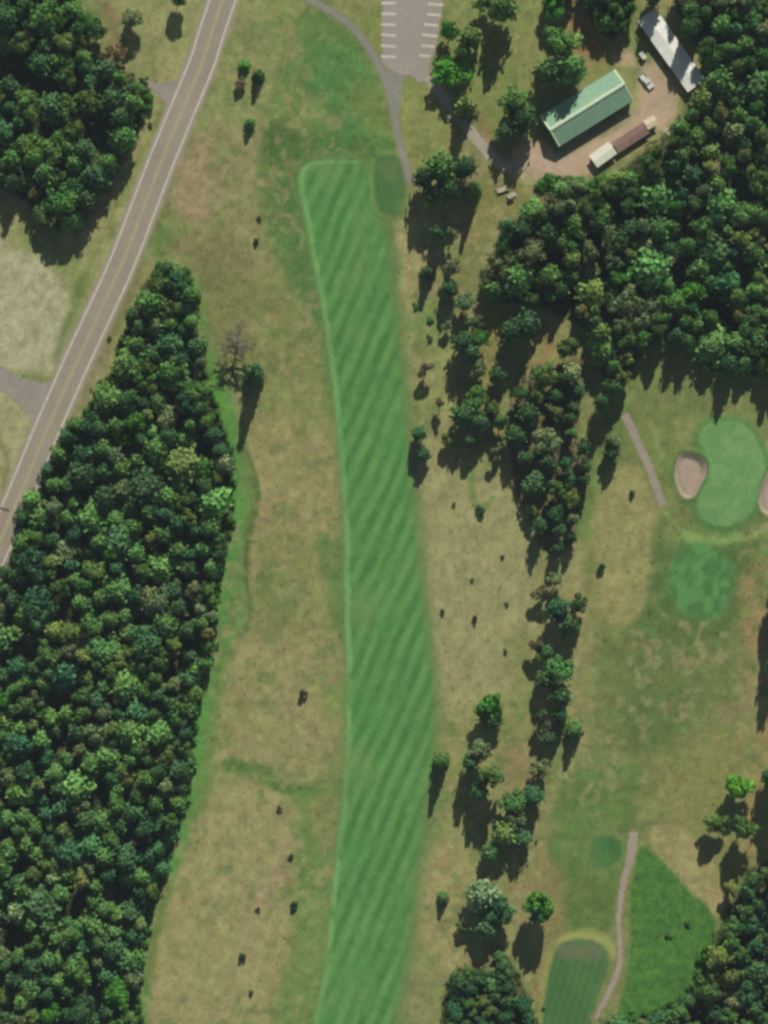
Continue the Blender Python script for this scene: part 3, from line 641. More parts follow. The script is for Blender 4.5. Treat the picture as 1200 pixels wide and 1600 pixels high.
# ------------------------------------------------------------------ trees: prototypes
def leafmat(name, translucent=0.25):
    m = bpy.data.materials.new(name); m.use_nodes = True; nt = m.node_tree; nt.nodes.clear()
    out = nt.nodes.new('ShaderNodeOutputMaterial'); oi = nt.nodes.new('ShaderNodeObjectInfo')
    at = nt.nodes.new('ShaderNodeAttribute'); at.attribute_name = 'tint'
    tc = nt.nodes.new('ShaderNodeTexCoord'); n = nt.nodes.new('ShaderNodeTexNoise'); n.inputs['Scale'].default_value = 1.1; n.inputs['Detail'].default_value = 3
    nt.links.new(tc.outputs['Object'], n.inputs['Vector'])
    mr = nt.nodes.new('ShaderNodeMapRange'); mr.inputs['From Min'].default_value = .3; mr.inputs['From Max'].default_value = .7; mr.inputs['To Min'].default_value = .84; mr.inputs['To Max'].default_value = 1.16
    nt.links.new(n.outputs['Fac'], mr.inputs['Value'])
    m1 = nt.nodes.new('ShaderNodeVectorMath'); m1.operation = 'SCALE'; nt.links.new(oi.outputs['Color'], m1.inputs[0]); nt.links.new(mr.outputs[0], m1.inputs['Scale'])
    m2 = nt.nodes.new('ShaderNodeVectorMath'); m2.operation = 'MULTIPLY'; nt.links.new(m1.outputs[0], m2.inputs[0]); nt.links.new(at.outputs['Color'], m2.inputs[1])
    d = nt.nodes.new('ShaderNodeBsdfDiffuse'); t = nt.nodes.new('ShaderNodeBsdfTranslucent'); mx = nt.nodes.new('ShaderNodeMixShader'); mx.inputs[0].default_value = translucent
    nt.links.new(m2.outputs[0], d.inputs['Color']); nt.links.new(m2.outputs[0], t.inputs['Color'])
    nt.links.new(d.outputs[0], mx.inputs[1]); nt.links.new(t.outputs[0], mx.inputs[2]); nt.links.new(mx.outputs[0], out.inputs[0]); return m
M_LEAF = leafmat('foliage', 0.32); M_NEEDLE = leafmat('needles', 0.22)
M_BARK = plain('bark', (92, 78, 66), 0.95, 0.1, (2, 8), (0.2, 0.15)); M_GREYBARK = plain('grey_dead_wood', (136, 130, 118), 0.95, 0.1, (2, 8), (0.15, 0.15))

def quads_mesh(name, C, N, S, T, mat, rng):
    """C centres, N normals, S sizes, T tints -> mesh of small leaf-clump faces"""
    C = np.asarray(C); N = np.asarray(N); S = np.asarray(S)[:, None]; n = len(C)
    N = N / (np.linalg.norm(N, axis=1)[:, None] + 1e-9)
    rv = rng.normal(size=(n, 3)); U = np.cross(N, rv); U /= (np.linalg.norm(U, axis=1)[:, None] + 1e-9); V = np.cross(N, U)
    a = 0.75 + 0.5 * rng.random((n, 1)); b = 0.5 + 0.4 * rng.random((n, 1))
    # six-point leafy star clump, irregular outline, slightly cupped
    ang = np.array([0, 1.05, 2.1, 3.14, 4.2, 5.24]); vs = []
    for k in range(6):
        r = S * (0.62 + 0.38 * rng.random((n, 1))) * (1.0 if k % 2 == 0 else 0.62)
        vs.append(C + U * np.cos(ang[k]) * r * a + V * np.sin(ang[k]) * r * (a + b) / 2 - N * r * 0.22)
    vs = np.stack(vs, 1).reshape(-1, 3).astype(np.float32)
    me = bpy.data.meshes.new(name); me.vertices.add(len(vs)); me.vertices.foreach_set('co', vs.ravel())
    me.loops.add(n * 6); me.loops.foreach_set('vertex_index', np.arange(n * 6, dtype=np.int32)); me.polygons.add(n)
    me.polygons.foreach_set('loop_start', (np.arange(n) * 6).astype(np.int32)); me.update()
    at = me.color_attributes.new('tint', 'FLOAT_COLOR', 'POINT'); T = np.repeat(np.asarray(T), 6, axis=0)
    at.data.foreach_set('color', np.concatenate([T, np.ones((len(T), 1))], 1).astype(np.float32).ravel())
    me.materials.append(mat); return me

def pine_crown(seed, dense=1.0, pointed=False):
    """unit tree: height 1 (z 0..1), crown radius 1 in x,y"""
    rng = np.random.default_rng(seed); C = []; N = []; S = []; T = []
    levels = 13 if pointed else 10; z0 = 0.16 if pointed else 0.34
    for li in range(levels):
        f = li / (levels - 1); z = z0 + (0.985 - z0) * f
        prof = (1 - f) ** (0.85 if pointed else 0.62)
        if not pointed: prof *= 0.62 + 0.38 * min(1, f / 0.3)
        R0 = max(0.07, prof)
        nb = int((8 if pointed else 6.5) * (0.55 + 0.6 * R0) * dense) + 2
        ph = rng.random() * 6.28
        for b in range(nb):
            a = ph + b * 6.28 / nb + rng.normal() * 0.22; rl = R0 * (0.72 + 0.45 * rng.random())
            droop = -0.05 if not pointed else -0.10; up = 0.035 * rng.random()
            steps = max(2, int(rl / 0.13)); bt = 0.85 + 0.3 * rng.random()
            for k in range(1, steps + 1):
                t = k / steps; rr = rl * t; zz = z + (up if not pointed else 0) * t + droop * t * t * rl + rng.normal() * 0.006
                spread = 0.09 + 0.07 * (1 - abs(t - 0.6))
                for q in range(2 if t < 0.4 else 3):
                    C.append((math.cos(a) * rr + rng.normal() * spread, math.sin(a) * rr + rng.normal() * spread, zz + rng.normal() * 0.008))
                    N.append((math.cos(a) * 0.5 * t + rng.normal() * 0.4, math.sin(a) * 0.5 * t + rng.normal() * 0.4, 0.8)); S.append(0.13 + 0.07 * rng.random())
                    g = bt * (0.86 + 0.28 * rng.random()) * (0.8 + 0.3 * t); T.append((g, g, g * (0.9 + 0.2 * rng.random())))
    return quads_mesh('crown', C, N, S, T, M_NEEDLE, rng)
def leaf_crown(seed, zlo=0.35, lobes=12, flat=1.0, open_=0.0, hr=2.6):
    """unit tree: height 1, crown radius 1; hr = height / radius ratio for rounding lobes"""
    rng = np.random.default_rng(seed); C = []; N = []; S = []; T = []
    for li in range(lobes):
        while True:
            p = rng.uniform(-1, 1, 3)
            if np.linalg.norm(p) < 1: break
        p = p / max(np.linalg.norm(p), 0.25) * rng.uniform(0.25, 0.82)
        if li == 0: p = np.array([rng.normal() * .1, rng.normal() * .1, 0.62])
        rl = rng.uniform(0.2, 0.4); zc = (zlo + 1) / 2; zh = (1 - zlo) / 2
        bt = 0.84 + 0.34 * rng.random(); hue = rng.normal() * 0.06
        n = int(150 * (rl / 0.35) ** 2)
        for k in range(n):
            d = rng.normal(size=3); d /= np.linalg.norm(d)
            if d[2] < -0.35 and rng.random() < 0.6: continue
            r = rl * (0.80 + 0.28 * rng.random()) * (1 if rng.random() > open_ else 1.2)
            c = np.array([p[0] + d[0] * r, p[1] + d[1] * r, 0]); z = zc + zh * (p[2] * 1.0) + d[2] * r / hr
            c[2] = min(max(z, zlo * 0.7), 1.03); C.append(tuple(c)); N.append(tuple(d + rng.normal(size=3) * 0.45 + np.array([0, 0, 0.3]))); S.append(0.085 + 0.055 * rng.random())
            g = bt * (0.85 + 0.3 * rng.random()); T.append((g * (1 + hue), g, g * (1 - hue)))
    return quads_mesh('crown', C, N, S, T, M_LEAF, rng)
PINE = [pine_crown(100 + k, 1.0) for k in range(6)]
SPRUCE = [pine_crown(200 + k, 1.0, True) for k in range(4)]
LEAFY = [leaf_crown(300 + k, 0.3 + 0.03 * (k % 3), 14 + k % 5, open_=0.2) for k in range(7)]
BUSHY = [leaf_crown(400 + k, 0.02, 9 + k % 3, hr=1.0) for k in range(4)]
THIN = [leaf_crown(500 + k, 0.4, 7, open_=0.5) for k in range(2)]
def trunk_mesh(seed, kind):
    rn = random.Random(seed); m = MB(); lean = rn.uniform(-.02, .02)
    top = 0.93 if kind == 'pine' else 0.72
    path = [(lean * t * 3 + rn.uniform(-.01, .01), lean * t, -0.02 + (top + .02) * t) for t in (0, .05, .2, .45, .7, 1)]
    rad = [.13, .095, .085, .065, .04, .012]
    m.tube(path, rad, 8)
    for k in range(6 if kind != 'pine' else 8):
        z = rn.uniform(.35, .8) * top; a = k * 2.4 + rn.random(); L = rn.uniform(.35, .65)
        m.tube([(0, 0, z), (math.cos(a) * L * .5, math.sin(a) * L * .5, z + (.09 if kind != 'pine' else .02)), (math.cos(a) * L, math.sin(a) * L, z + (.16 if kind != 'pine' else .02))], [.035, .022, .008], 5)
    return m.mesh('trunk', M_BARK, True)
TR_P = [trunk_mesh(k, 'pine') for k in range(3)]; TR_L = [trunk_mesh(10 + k, 'leaf') for k in range(3)]
def dead_crown(seed):
    rn = random.Random(seed); m = MB()
    def br(p, d, L, r, dep):
        q = p + d * L * .5 + Vector((rn.uniform(-.03, .03), rn.uniform(-.03, .03), 0)); e = q + d * L * .5
        m.tube([p, q, e], [r, r * .75, r * .45], 5 if dep < 2 else 3)
        if dep >= 3: return
        for k in range(4 if dep else 6):
            s = p.lerp(e, rn.uniform(.35, 1)); nd = (d + Vector((rn.uniform(-1, 1), rn.uniform(-1, 1), rn.uniform(-.3, .5) * 0.5))).normalized()
            nd.z *= 0.4; br(s, nd, L * rn.uniform(.5, .75), r * .5, dep + 1)
    for k in range(9):
        a = k * 2.4 + rn.random(); z = .35 + .06 * k
        br(Vector((0, 0, z)), Vector((math.cos(a), math.sin(a), .05)), .62 - .03 * k, .04, 0)
    return m.mesh('branches', M_GREYBARK, True)
DEAD = [dead_crown(k) for k in (1, 2)]

GREENS = dict(
    dark=((58, 86, 54), 'dark green'), mid=((78, 110, 60), 'mid green'), olive=((92, 112, 62), 'olive green'), grey=((100, 116, 82), 'grey green'),
    bright=((72, 118, 50), 'bright green'), lime=((90, 140, 52), 'lime green'), pale=((112, 122, 78), 'pale'), teal=((58, 94, 62), 'deep green'), brown=((98, 92, 68), 'brown'))
KIND = dict(
    pine=('pine_tree', 'pine tree', PINE, TR_P), spruce=('spruce_tree', 'spruce tree', SPRUCE, TR_P), leafy=('broadleaf_tree', 'broadleaf tree', LEAFY, TR_L), thin=('thin_tree', 'thin tree', THIN, TR_L))
RN = random.Random(7)
def tree(kind, px, py, r, h, tone, label, group=None, gain=1.0):
    """px,py photo pixels; r crown radius in px; h height in metres"""
    nm, cat, crowns, trunks = KIND[kind]
    z = h1(px, py)
    root = bpy.data.objects.new(nm, None); COL.objects.link(root); root.empty_display_size = .3
    root.location = (X(px), Y(py), z); root.rotation_euler.z = RN.random() * 6.28
    root['label'] = label; root['category'] = cat
    if group: root['group'] = group
    rad = r / 6.0 * (1.16 if kind == 'leafy' else 1.06)
    c = bpy.data.objects.new('crown', RN.choice(crowns)); COL.objects.link(c); c.parent = root; c.scale = (rad * RN.uniform(.92, 1.1), rad * RN.uniform(.92, 1.1), h)
    c.rotation_euler = (RN.uniform(-.03, .03), RN.uniform(-.03, .03), 0)
    col = s2l(GREENS[tone][0]) * RN.uniform(.82, 1.25) * gain * 2.4; col = col * np.array([RN.uniform(.95, 1.12), 1, RN.uniform(.86, 1.02)])
    c.color = (*col, 1)
    t = bpy.data.objects.new('trunk', RN.choice(trunks)); COL.objects.link(t); t.parent = root
    w = min(rad, 2.6); t.scale = (w, w, h)
    return root
def bush(px, py, r, h, tone, label, group=None):
    z = h1(px, py) - 0.05
    o = bpy.data.objects.new('bush', RN.choice(BUSHY)); COL.objects.link(o); o.location = (X(px), Y(py), z); o.rotation_euler.z = RN.random() * 6.28
    o.scale = (r / 6, r / 6, h); col = s2l(GREENS[tone][0]) * RN.uniform(.88, 1.15) * 1.3; o.color = (*col, 1)
    o['label'] = label; o['category'] = 'bush'
    if group: o['group'] = group
    return o
def dead_tree(px, py, r, h, label, k=0):
    root = empty('dead_tree', px, py, RN.random() * 6, label, 'dead tree')
    c = bpy.data.objects.new('branches', DEAD[k]); COL.objects.link(c); c.parent = root; c.scale = (r / 6, r / 6, h)
    t = bpy.data.objects.new('trunk', TR_L[0].copy()); t.data.materials[0] = M_GREYBARK; COL.objects.link(t); t.parent = root; w = min(r / 6, 2.2); t.scale = (w, w, h)
    return root

# ------------------------------------------------------------------ trees standing alone or in small groups (x, y, crown radius px, height m, tone, label)
P, S_, L_, T_ = 'pine', 'spruce', 'leafy', 'thin'
SINGLE = [
 # edge of the top left wood and verge
 (L_, 205, 33, 17, 9, 'grey', 'rounded grey green tree alone at the top, left of the road'),
 (L_, 187, 88, 13, 7, 'brown', 'small brown tree at the edge of the top left wood'),
 (L_, 279, 0, 13, 9, 'mid', 'dark tree cut by the top edge left of the road'),
 (T_, 168, 88, 12, 8, 'brown', 'bare looking brown tree beside the top left wood'),
 (L_, 152, 52, 14, 9, 'mid', 'mid green tree beside the brown soil at the top left'),
 # verge trees right of the road
 (S_, 382, 104, 8, 3.6, 'bright', 'small green tree nearest the road, uppermost of the verge group'),
 (L_, 377, 132, 8, 3, 'brown', 'little brown leaved tree below the uppermost verge tree'),
 (S_, 404, 120, 9, 6, 'dark', 'dark narrow tree right of the brown verge tree'),
 (S_, 391, 193, 8, 4.5, 'mid', 'small green tree alone below the verge group'),
 # by the parking lot
 (L_, 703, 52, 16, 10, 'bright', 'bright green tree beside the top right of the parking lot'),
 (L_, 699, 108, 27, 9, 'bright', 'wide bright green tree at the lower corner of the parking lot'),
 (P, 735, 64, 17, 13, 'olive', 'olive tree behind the wide bright tree by the parking lot'),
 (L_, 722, 84, 12, 11, 'mid', 'narrow green tree between the bright and olive parking lot trees'),
 (P, 785, 20, 22, 17, 'mid', 'tall green tree at the top edge, between parking lot and yard'),
 (L_, 752, 8, 18, 9, 'grey', 'grey green tree at the top edge right of the parking lot'),
 (S_, 726, 168, 14, 13, 'olive', 'olive tree throwing its shadow across the gravel track'),
 (L_, 803, 163, 25, 12, 'mid', 'round green tree left of the green roofed building'),
 (P, 815, 193, 18, 14, 'dark', 'dark pine touching the left end of the green roofed building'),
 (P, 787, 208, 13, 10, 'dark', 'dark pine over the bend of the gravel track'),
 (L_, 872, 72, 25, 13, 'mid', 'large round tree above the green roofed building'),
 (P, 892, 112, 22, 15, 'mid', 'tall tree shading the green roof'),
 (P, 855, 118, 20, 14, 'dark', 'dark pine up left of the green roof'),
 (L_, 865, 14, 15, 9, 'bright', 'light green tree at the top edge above the yard'),
 (P, 688, 268, 25, 17, 'mid', 'big green tree at the end of the cart path'),
 (P, 664, 282, 15, 15, 'dark', 'dark pine left in the clump where the cart path ends'),
 (P, 723, 268, 17, 15, 'dark', 'dark pine right in the clump where the cart path ends'),
 (P, 700, 300, 18, 15, 'dark', 'dark pine below the big green tree at the cart path end'),
 (L_, 672, 315, 12, 12, 'olive', 'olive tree low in the clump by the old tee'),
 (S_, 741, 298, 10, 14, 'mid', 'slender spruce right of the clump at the cart path end'),
 (T_, 706, 368, 10, 10, 'grey', 'thin grey tree below the cart path clump'),
 (P, 685, 368, 11, 11, 'dark', 'dark pine below the cart path clump'),
 (S_, 668, 428, 9, 8, 'dark', 'small dark spruce on the pale grass right of the fairway'),
 (L_, 703, 420, 13, 8, 'grey', 'grey green tree above the pale pair right of the fairway'),
 (P, 703, 452, 13, 9, 'dark', 'dark pine left of the pale green tree right of the fairway'),
 (L_, 725, 470, 15, 8, 'grey', 'pale green tree left of the right wood'),
 (L_, 740, 505, 12, 7, 'grey', 'small grey green tree in the gap left of the right wood'),
 (P, 722, 538, 15, 12, 'dark', 'dark pine left in the pair below the gap'),
 (L_, 750, 530, 15, 9, 'bright', 'bright tree right in the pair below the gap'),
 (P, 735, 552, 13, 11, 'teal', 'deep green pine under the bright tree right of the fairway'),
 (L_, 748, 580, 14, 8, 'grey', 'pale feathery tree below the deep green pine'),
 (T_, 664, 578, 12, 7, 'brown', 'thin dark tree standing on dry grass right of the fairway'),
 (L_, 742, 625, 17, 8, 'mid', 'low green tree at the left of the middle trees'),
 (P, 722, 650, 17, 12, 'dark', 'dark pine at the left end of the middle trees'),
 (P, 752, 662, 15, 10, 'dark', 'dark pine beside the low green middle tree'),
 (T_, 688, 632, 9, 7, 'brown', 'thin brown tree on the dry grass left of the middle trees'),
 (P, 655, 677, 12, 9, 'teal', 'dark pine at the very edge of the fairway'),
 (P, 662, 710, 11, 7, 'dark', 'lower dark pine at the very edge of the fairway'),
 (L_, 770, 640, 11, 9, 'olive', 'olive tree among the middle trees'),
 (P, 798, 520, 17, 14, 'dark', 'dark pine just below the right wood'),
 (P, 822, 508, 18, 14, 'dark', 'second dark pine below the right wood, left of the sandy gap'),
 (L_, 884, 545, 14, 10, 'olive', 'olive tree right of the sandy gap under the wood'),
 (P, 893, 585, 14, 12, 'grey', 'grey green tree right of the sandy gap'),
 (P, 957, 606, 14, 12, 'dark', 'dark pine at the lower tip of the right wood'),
 (P, 938, 628, 12, 12, 'dark', 'narrow dark pine hanging below the right wood tip'),
 (L_, 957, 690, 14, 9, 'grey', 'grey green tree at the head of the dirt path'),
 (P, 955, 706, 13, 8, 'dark', 'dark tree below the grey green one near the dirt path'),
 # trees between the holes
 (L_, 766, 1100, 23, 12, 'bright', 'round green tree alone right of the fairway with shadow below'),
 (P, 765, 1122, 17, 9, 'dark', 'dark pine under the round green tree'),
 (L_, 748, 1168, 15, 14, 'grey', 'pale grey topped tree above the long double shadow'),
 (P, 733, 1185, 13, 14, 'dark', 'dark pine left under the pale grey topped tree'),
 (L_, 763, 1210, 19, 16, 'olive', 'olive tree above the long forked shadow'),
 (P, 748, 1232, 13, 12, 'dark', 'dark pine below the olive tree'),
 (S_, 690, 1186, 11, 12, 'mid', 'slim spruce at the right edge of the fairway'),
 (L_, 797, 1248, 20, 9, 'mid', 'green tree at the top of the lower clump'),
 (P, 830, 1242, 17, 10, 'teal', 'deep green pine at the right of the lower clump'),
 (L_, 808, 1278, 17, 9, 'grey', 'grey tree in the lower clump'),
 (P, 788, 1300, 18, 10, 'olive', 'olive pine at the left of the lower clump'),
 (P, 813, 1306, 15, 9, 'dark', 'dark pine in the lower clump'),
 (P, 765, 1330, 14, 9, 'dark', 'dark pine at the foot of the lower clump'),
 (L_, 842, 1200, 14, 8, 'grey', 'small grey green tree above the lower clump'),
 (P, 752, 1396, 24, 12, 'grey', 'large grey green pine left of the small tees'),
 (L_, 776, 1415, 22, 11, 'teal', 'deep green tree touching the large grey green pine'),
 (P, 758, 1445, 20, 9, 'dark', 'dark pine below the large grey green pine'),
 (L_, 720, 1450, 9, 4, 'dark', 'small dark tree left of the large grey green pine'),
 (L_, 842, 1407, 19, 15, 'bright', 'green tree casting the long dark shadow beside the lower tee'),
 (P, 840, 1424, 15, 13, 'teal', 'deep green pine just under the green tree by the lower tee'),
 (S_, 692, 1402, 8, 5, 'mid', 'little spruce on dry grass right of the fairway bottom'),
 # row of trees between the holes, middle
 (T_, 848, 925, 15, 7, 'brown', 'bare brownish tree at the top of the tree row'),
 (L_, 872, 955, 20, 10, 'teal', 'deep green round tree at the top of the tree row'),
 (L_, 902, 945, 15, 9, 'teal', 'dark deep green tree at the right top of the tree row'),
 (P, 885, 975, 18, 11, 'dark', 'dark pine below the two deep green trees of the row'),
 (T_, 842, 1006, 13, 8, 'brown', 'brown thin tree at the left side of the tree row'),
 (P, 852, 1018, 11, 9, 'dark', 'dark pine beside the brown thin tree'),
 (L_, 872, 1042, 22, 11, 'mid', 'wide green tree in the middle of the tree row'),
 (P, 848, 1060, 13, 10, 'dark', 'dark pine left of the wide green tree'),
 (P, 876, 1085, 16, 11, 'dark', 'dark pine below the wide green tree'),
 (T_, 846, 1120, 14, 9, 'dark', 'thin dark tree left of the dead tree'),
 (P, 872, 1118, 12, 10, 'dark', 'dark pine above the dead tree'),
 (S_, 896, 1140, 12, 9, 'mid', 'slim tree at the lower end of the tree row'),
 (P, 858, 1150, 12, 8, 'dark', 'dark pine under the dead tree'),
 # lower right
 (L_, 1147, 1226, 21, 10, 'lime', 'lime green spreading tree at the right'),
 (L_, 1112, 1283, 17, 9, 'mid', 'green tree left in the pair below the lime tree'),
 (L_, 1156, 1288, 18, 14, 'mid', 'green tree right in the pair below the lime tree'),
 (L_, 1141, 1384, 12, 7, 'pale', 'small pale round tree at the corner of the lower right wood'),
 (P, 1207, 1212, 16, 15, 'dark', 'dark pine cut by the right edge beside the lime tree'),
 (P, 1209, 1262, 15, 15, 'dark', 'dark pine cut by the right edge below the lime tree'),
 (P, 1207, 940, 12, 13, 'dark', 'dark pine cut by the right edge near the round lawn'),
 (P, 1208, 990, 12, 14, 'dark', 'second dark pine cut by the right edge below the round lawn'),
 (P, 1209, 1040, 12, 14, 'dark', 'third dark pine cut by the right edge, lowest of its row'),
 (L_, 1082, 45, 16, 13.5, 'mid', 'tall tree shading the middle of the long white roof'),
 (P, 1020, -6, 16, 13, 'dark', 'tall pine at the top edge shading the end of the long white roof'),
 (P, 776, 588, 13, 11, 'dark', 'dark pine on the sandy ground between the two leftmost tree groups'),
 (L_, 782, 660, 13, 9, 'mid', 'green tree at the left rim of the middle belt, beside the pale dead trunk'),
 (T_, 700, 508, 9, 5, 'grey', 'thin grey tree in the gap below the pale green tree'),
 (L_, 700, 688, 10, 6, 'olive', 'olive tree at the lower end of the left middle group'),
 (P, 735, 690, 11, 8, 'dark', 'dark pine lowest in the left middle group'),
 (T_, 775, 700, 10, 7, 'grey', 'thin grey tree standing lowest left of the middle belt'),
 (L_, 868, 905, 11, 6, 'grey', 'grey green tree between the middle belt and the tree row'),
 (S_, 398, 586, 13, 17, 'dark', 'tall dark spruce throwing a long slim shadow by the left wood'),
]
for (k, x, y, r, h, tone, lab) in SINGLE: tree(k, x, y, r * 1.12, h * 1.28, tone, lab)
dead_tree(371, 540, 33, 14, 'large leafless grey tree beside the tip of the left wood', 0)
dead_tree(860, 1135, 17, 9, 'small pale dead tree low in the tree row between the holes', 1)
dead_tree(758, 438, 15, 12, 'whitish dead tree at the left corner of the right wood', 1)
dead_tree(766, 632, 11, 8, 'thin pale dead trunked tree among the middle trees', 0)
SHRUBS = [
 (405, 340, 5, 1.6, 'brown', 'tiny brown shrub on the grass left of the fairway head'),
 (400, 376, 7, 2.4, 'dark', 'dark shrub below the tiny brown shrub'),
 (472, 1082, 8, 3.4, 'dark', 'dark shrub alone left of the fairway, middle height'),
 (437, 1262, 6, 2.2, 'olive', 'olive shrub uppermost on the lower left dry grass'),
 (457, 1336, 6, 2.2, 'olive', 'olive shrub second down on the lower left dry grass'),
 (403, 1419, 5, 1.6, 'brown', 'brown shrub on the pinkish bare strip'),
 (460, 1411, 10, 2.4, 'dark', 'round dark green bush left of the fairway bottom'),
 (376, 1493, 8, 2.8, 'dark', 'dark shrub on the lower left dry grass'),
 (393, 1549, 6, 2.0, 'olive', 'lowest shrub on the lower left dry grass'),
 (752, 799, 10, 2.6, 'teal', 'dark green bush on the green ring right of the fairway'),
 (709, 787, 4, 1.5, 'brown', 'tiny brown shrub left of the dark green bush'),
 (785, 869, 5, 1.5, 'brown', 'tiny shrub near the tree row, upper right on the tan grass'),
 (738, 905, 5, 1.5, 'olive', 'tiny olive shrub in the middle of the tan grass'),
 (692, 956, 5, 1.7, 'dark', 'tiny dark shrub nearest the fairway on the tan grass'),
 (744, 966, 6, 3.0, 'brown', 'upright dark shrub low on the tan grass'),
 (792, 943, 5, 1.3, 'olive', 'tiny olive shrub near the tree row on the tan grass'),
 (790, 1017, 5, 1.3, 'brown', 'tiny brown shrub lowest on the tan grass'),
 (988, 770, 7, 2.6, 'dark', 'dark shrub beside the dirt path to the green'),
 (941, 885, 8, 3.2, 'teal', 'dark shrub on dry grass left of the round lawn'),
 (236, 195, 5, 1.6, 'pale', 'pale shrub on the verge left of the road'),
 (170, 530, 5, 1.2, 'olive', 'low shrub on the verge between road and left wood'),
 (848, 1574, 4, 1.0, 'brown', 'tiny reddish shrub beside the lowest tee'),
 (1044, 1462, 8, 1.4, 'mid', 'low bush in the long green grass'),
 (1075, 1442, 8, 1.6, 'mid', 'low bush in the long grass near the lower right wood'),
 (650, 478, 8, 1.2, 'bright', 'low bright bush beside the pale strip right of the fairway'),
 (672, 500, 9, 1.5, 'bright', 'low green bush below the small dark spruce'),
 (838, 1316, 4, 1.2, 'olive', 'tiny shrub right of the lower clump'),
 (672, 528, 8, 1.2, 'mid', 'low bush on dry grass above the thin dark tree'),
]
for (x, y, r, h, tone, lab) in SHRUBS: bush(x, y, r, h, tone, lab)
# bright bushes fringing the woods
FR = [('the tip of the left wood', [(255, 424), (275, 420), (292, 436), (303, 462), (262, 440)], 11), ('the upper right edge of the left wood', [(318, 585), (328, 606), (338, 632), (348, 662), (354, 690), (361, 716)], 8),
      ('the middle right edge of the left wood', [(362, 748), (362, 784), (356, 836), (347, 872), (342, 912), (338, 950)], 8), ('the lower right edge of the left wood', [(310, 1090), (303, 1130), (297, 1178), (296, 1216), (288, 1250), (276, 1284)], 9),
      ('the bottom right edge of the left wood', [(262, 1338), (244, 1396), (226, 1450), (221, 1500), (214, 1556), (216, 1590)], 9), ('the road side of the left wood', [(205, 492), (192, 530), (180, 570), (160, 612), (138, 640)], 8),
      ('the right edge of the top left wood', [(226, 130), (232, 152), (222, 184), (140, 34), (126, 24), (112, 8)], 11), ('the upper edge of the right wood by the yard', [(850, 286), (874, 280), (898, 284), (922, 290), (945, 288)], 14),
      ('the lower right wood beside the long grass', [(1108, 1480), (1096, 1520), (1070, 1560), (1030, 1580), (985, 1590)], 11)]
for nm, pts, r in FR:
    ext = list(pts) + [((a[0] + b[0]) / 2, (a[1] + b[1]) / 2) for a, b in zip(pts, pts[1:])]
    for (x, y) in ext:
        bush(x + RN.uniform(-3, 3), y + RN.uniform(-3, 3), r * RN.uniform(.8, 1.25), RN.uniform(2.0, 3.6), 'bright', 'bright green bush along ' + nm, 'bushes along ' + nm)

# ------------------------------------------------------------------ woods: every tree its own object
def inpoly(x, y, poly): return sdf_poly(np.array([x], float), np.array([y], float), poly)[0]
placed = [(s[1], s[2], s[3]) for s in SINGLE]
def zone(F, x, y):
    if F is F_LEFT:
        if y < 640: return 'the tip of the left wood'
        if y < 900: return 'the left wood beside the road' if x < 190 else 'the upper left wood beside the grass'
        if y < 1250: return 'the middle left wood at the edge' if x < 150 else 'the middle left wood towards the fairway'
        return 'the lower left wood at the edge' if x < 110 else 'the lower left wood beside the dry grass'
    if F is F_TOPL: return 'the top left wood, upper half' if y < 170 else 'the top left wood, lower half'
    if F is F_RIGHT:
        if y < 260: return 'the right wood behind the white shed'
        if y < 430: return 'the right wood below the sheds' if x < 1020 else 'the right wood at the picture edge'
        return 'the lower right wood above the green' if x > 1000 else 'the right wood towards the middle trees'
    if F is F_TOPM: return 'the small wood left of the white shed'
    if F is F_BOTR: return 'the wood in the bottom right corner'
    if F is F_BOTM: return 'the clump at the bottom centre'
    return 'the belt of middle trees'
SPEC = [ # polygon, n attempts, radius range px, height range, weights of (kind, tone)
 (F_LEFT, 30000, (15, 30), (11, 16), [('pine', 'dark', 4), ('pine', 'mid', 7), ('spruce', 'grey', 1.5), ('spruce', 'dark', 3), ('spruce', 'mid', 5), ('spruce', 'teal', 4), ('leafy', 'mid', 5), ('leafy', 'olive', 2), ('leafy', 'grey', 1.5), ('leafy', 'pale', 1.5), ('leafy', 'teal', 2.5), ('pine', 'olive', 1.5), ('leafy', 'bright', .5)]),
 (F_TOPL, 8000, (17, 32), (12, 18), [('pine', 'mid', 6), ('leafy', 'mid', 5), ('pine', 'dark', 5), ('leafy', 'olive', 2), ('leafy', 'bright', 1), ('leafy', 'pale', .7), ('spruce', 'teal', 2)]),
 (F_RIGHT, 14000, (15, 29), (12, 18), [('pine', 'mid', 6), ('pine', 'dark', 3), ('leafy', 'mid', 5), ('leafy', 'olive', 2.5), ('leafy', 'grey', 2), ('leafy', 'pale', 1.6), ('spruce', 'mid', 5), ('spruce', 'teal', 3), ('spruce', 'grey', 1.5), ('pine', 'olive', 2), ('leafy', 'bright', 1.2)]),
 (F_TOPM, 3000, (13, 19), (12, 16), [('pine', 'dark', 5), ('pine', 'mid', 3), ('leafy', 'mid', 2)]),
 (F_BOTR, 5000, (16, 28), (12, 16), [('leafy', 'mid', 5), ('pine', 'dark', 4), ('leafy', 'teal', 3), ('leafy', 'olive', 2), ('leafy', 'grey', 1)]),
 (F_BOTM, 3000, (13, 19), (7, 10), [('leafy', 'mid', 5), ('leafy', 'teal', 3), ('pine', 'dark', 3), ('leafy', 'olive', 1)]),
 (F_MID, 4000, (13, 21), (10, 14), [('leafy', 'mid', 4), ('pine', 'dark', 5), ('leafy', 'teal', 2), ('leafy', 'olive', 2), ('leafy', 'grey', 1.5)]),
]
count = {}
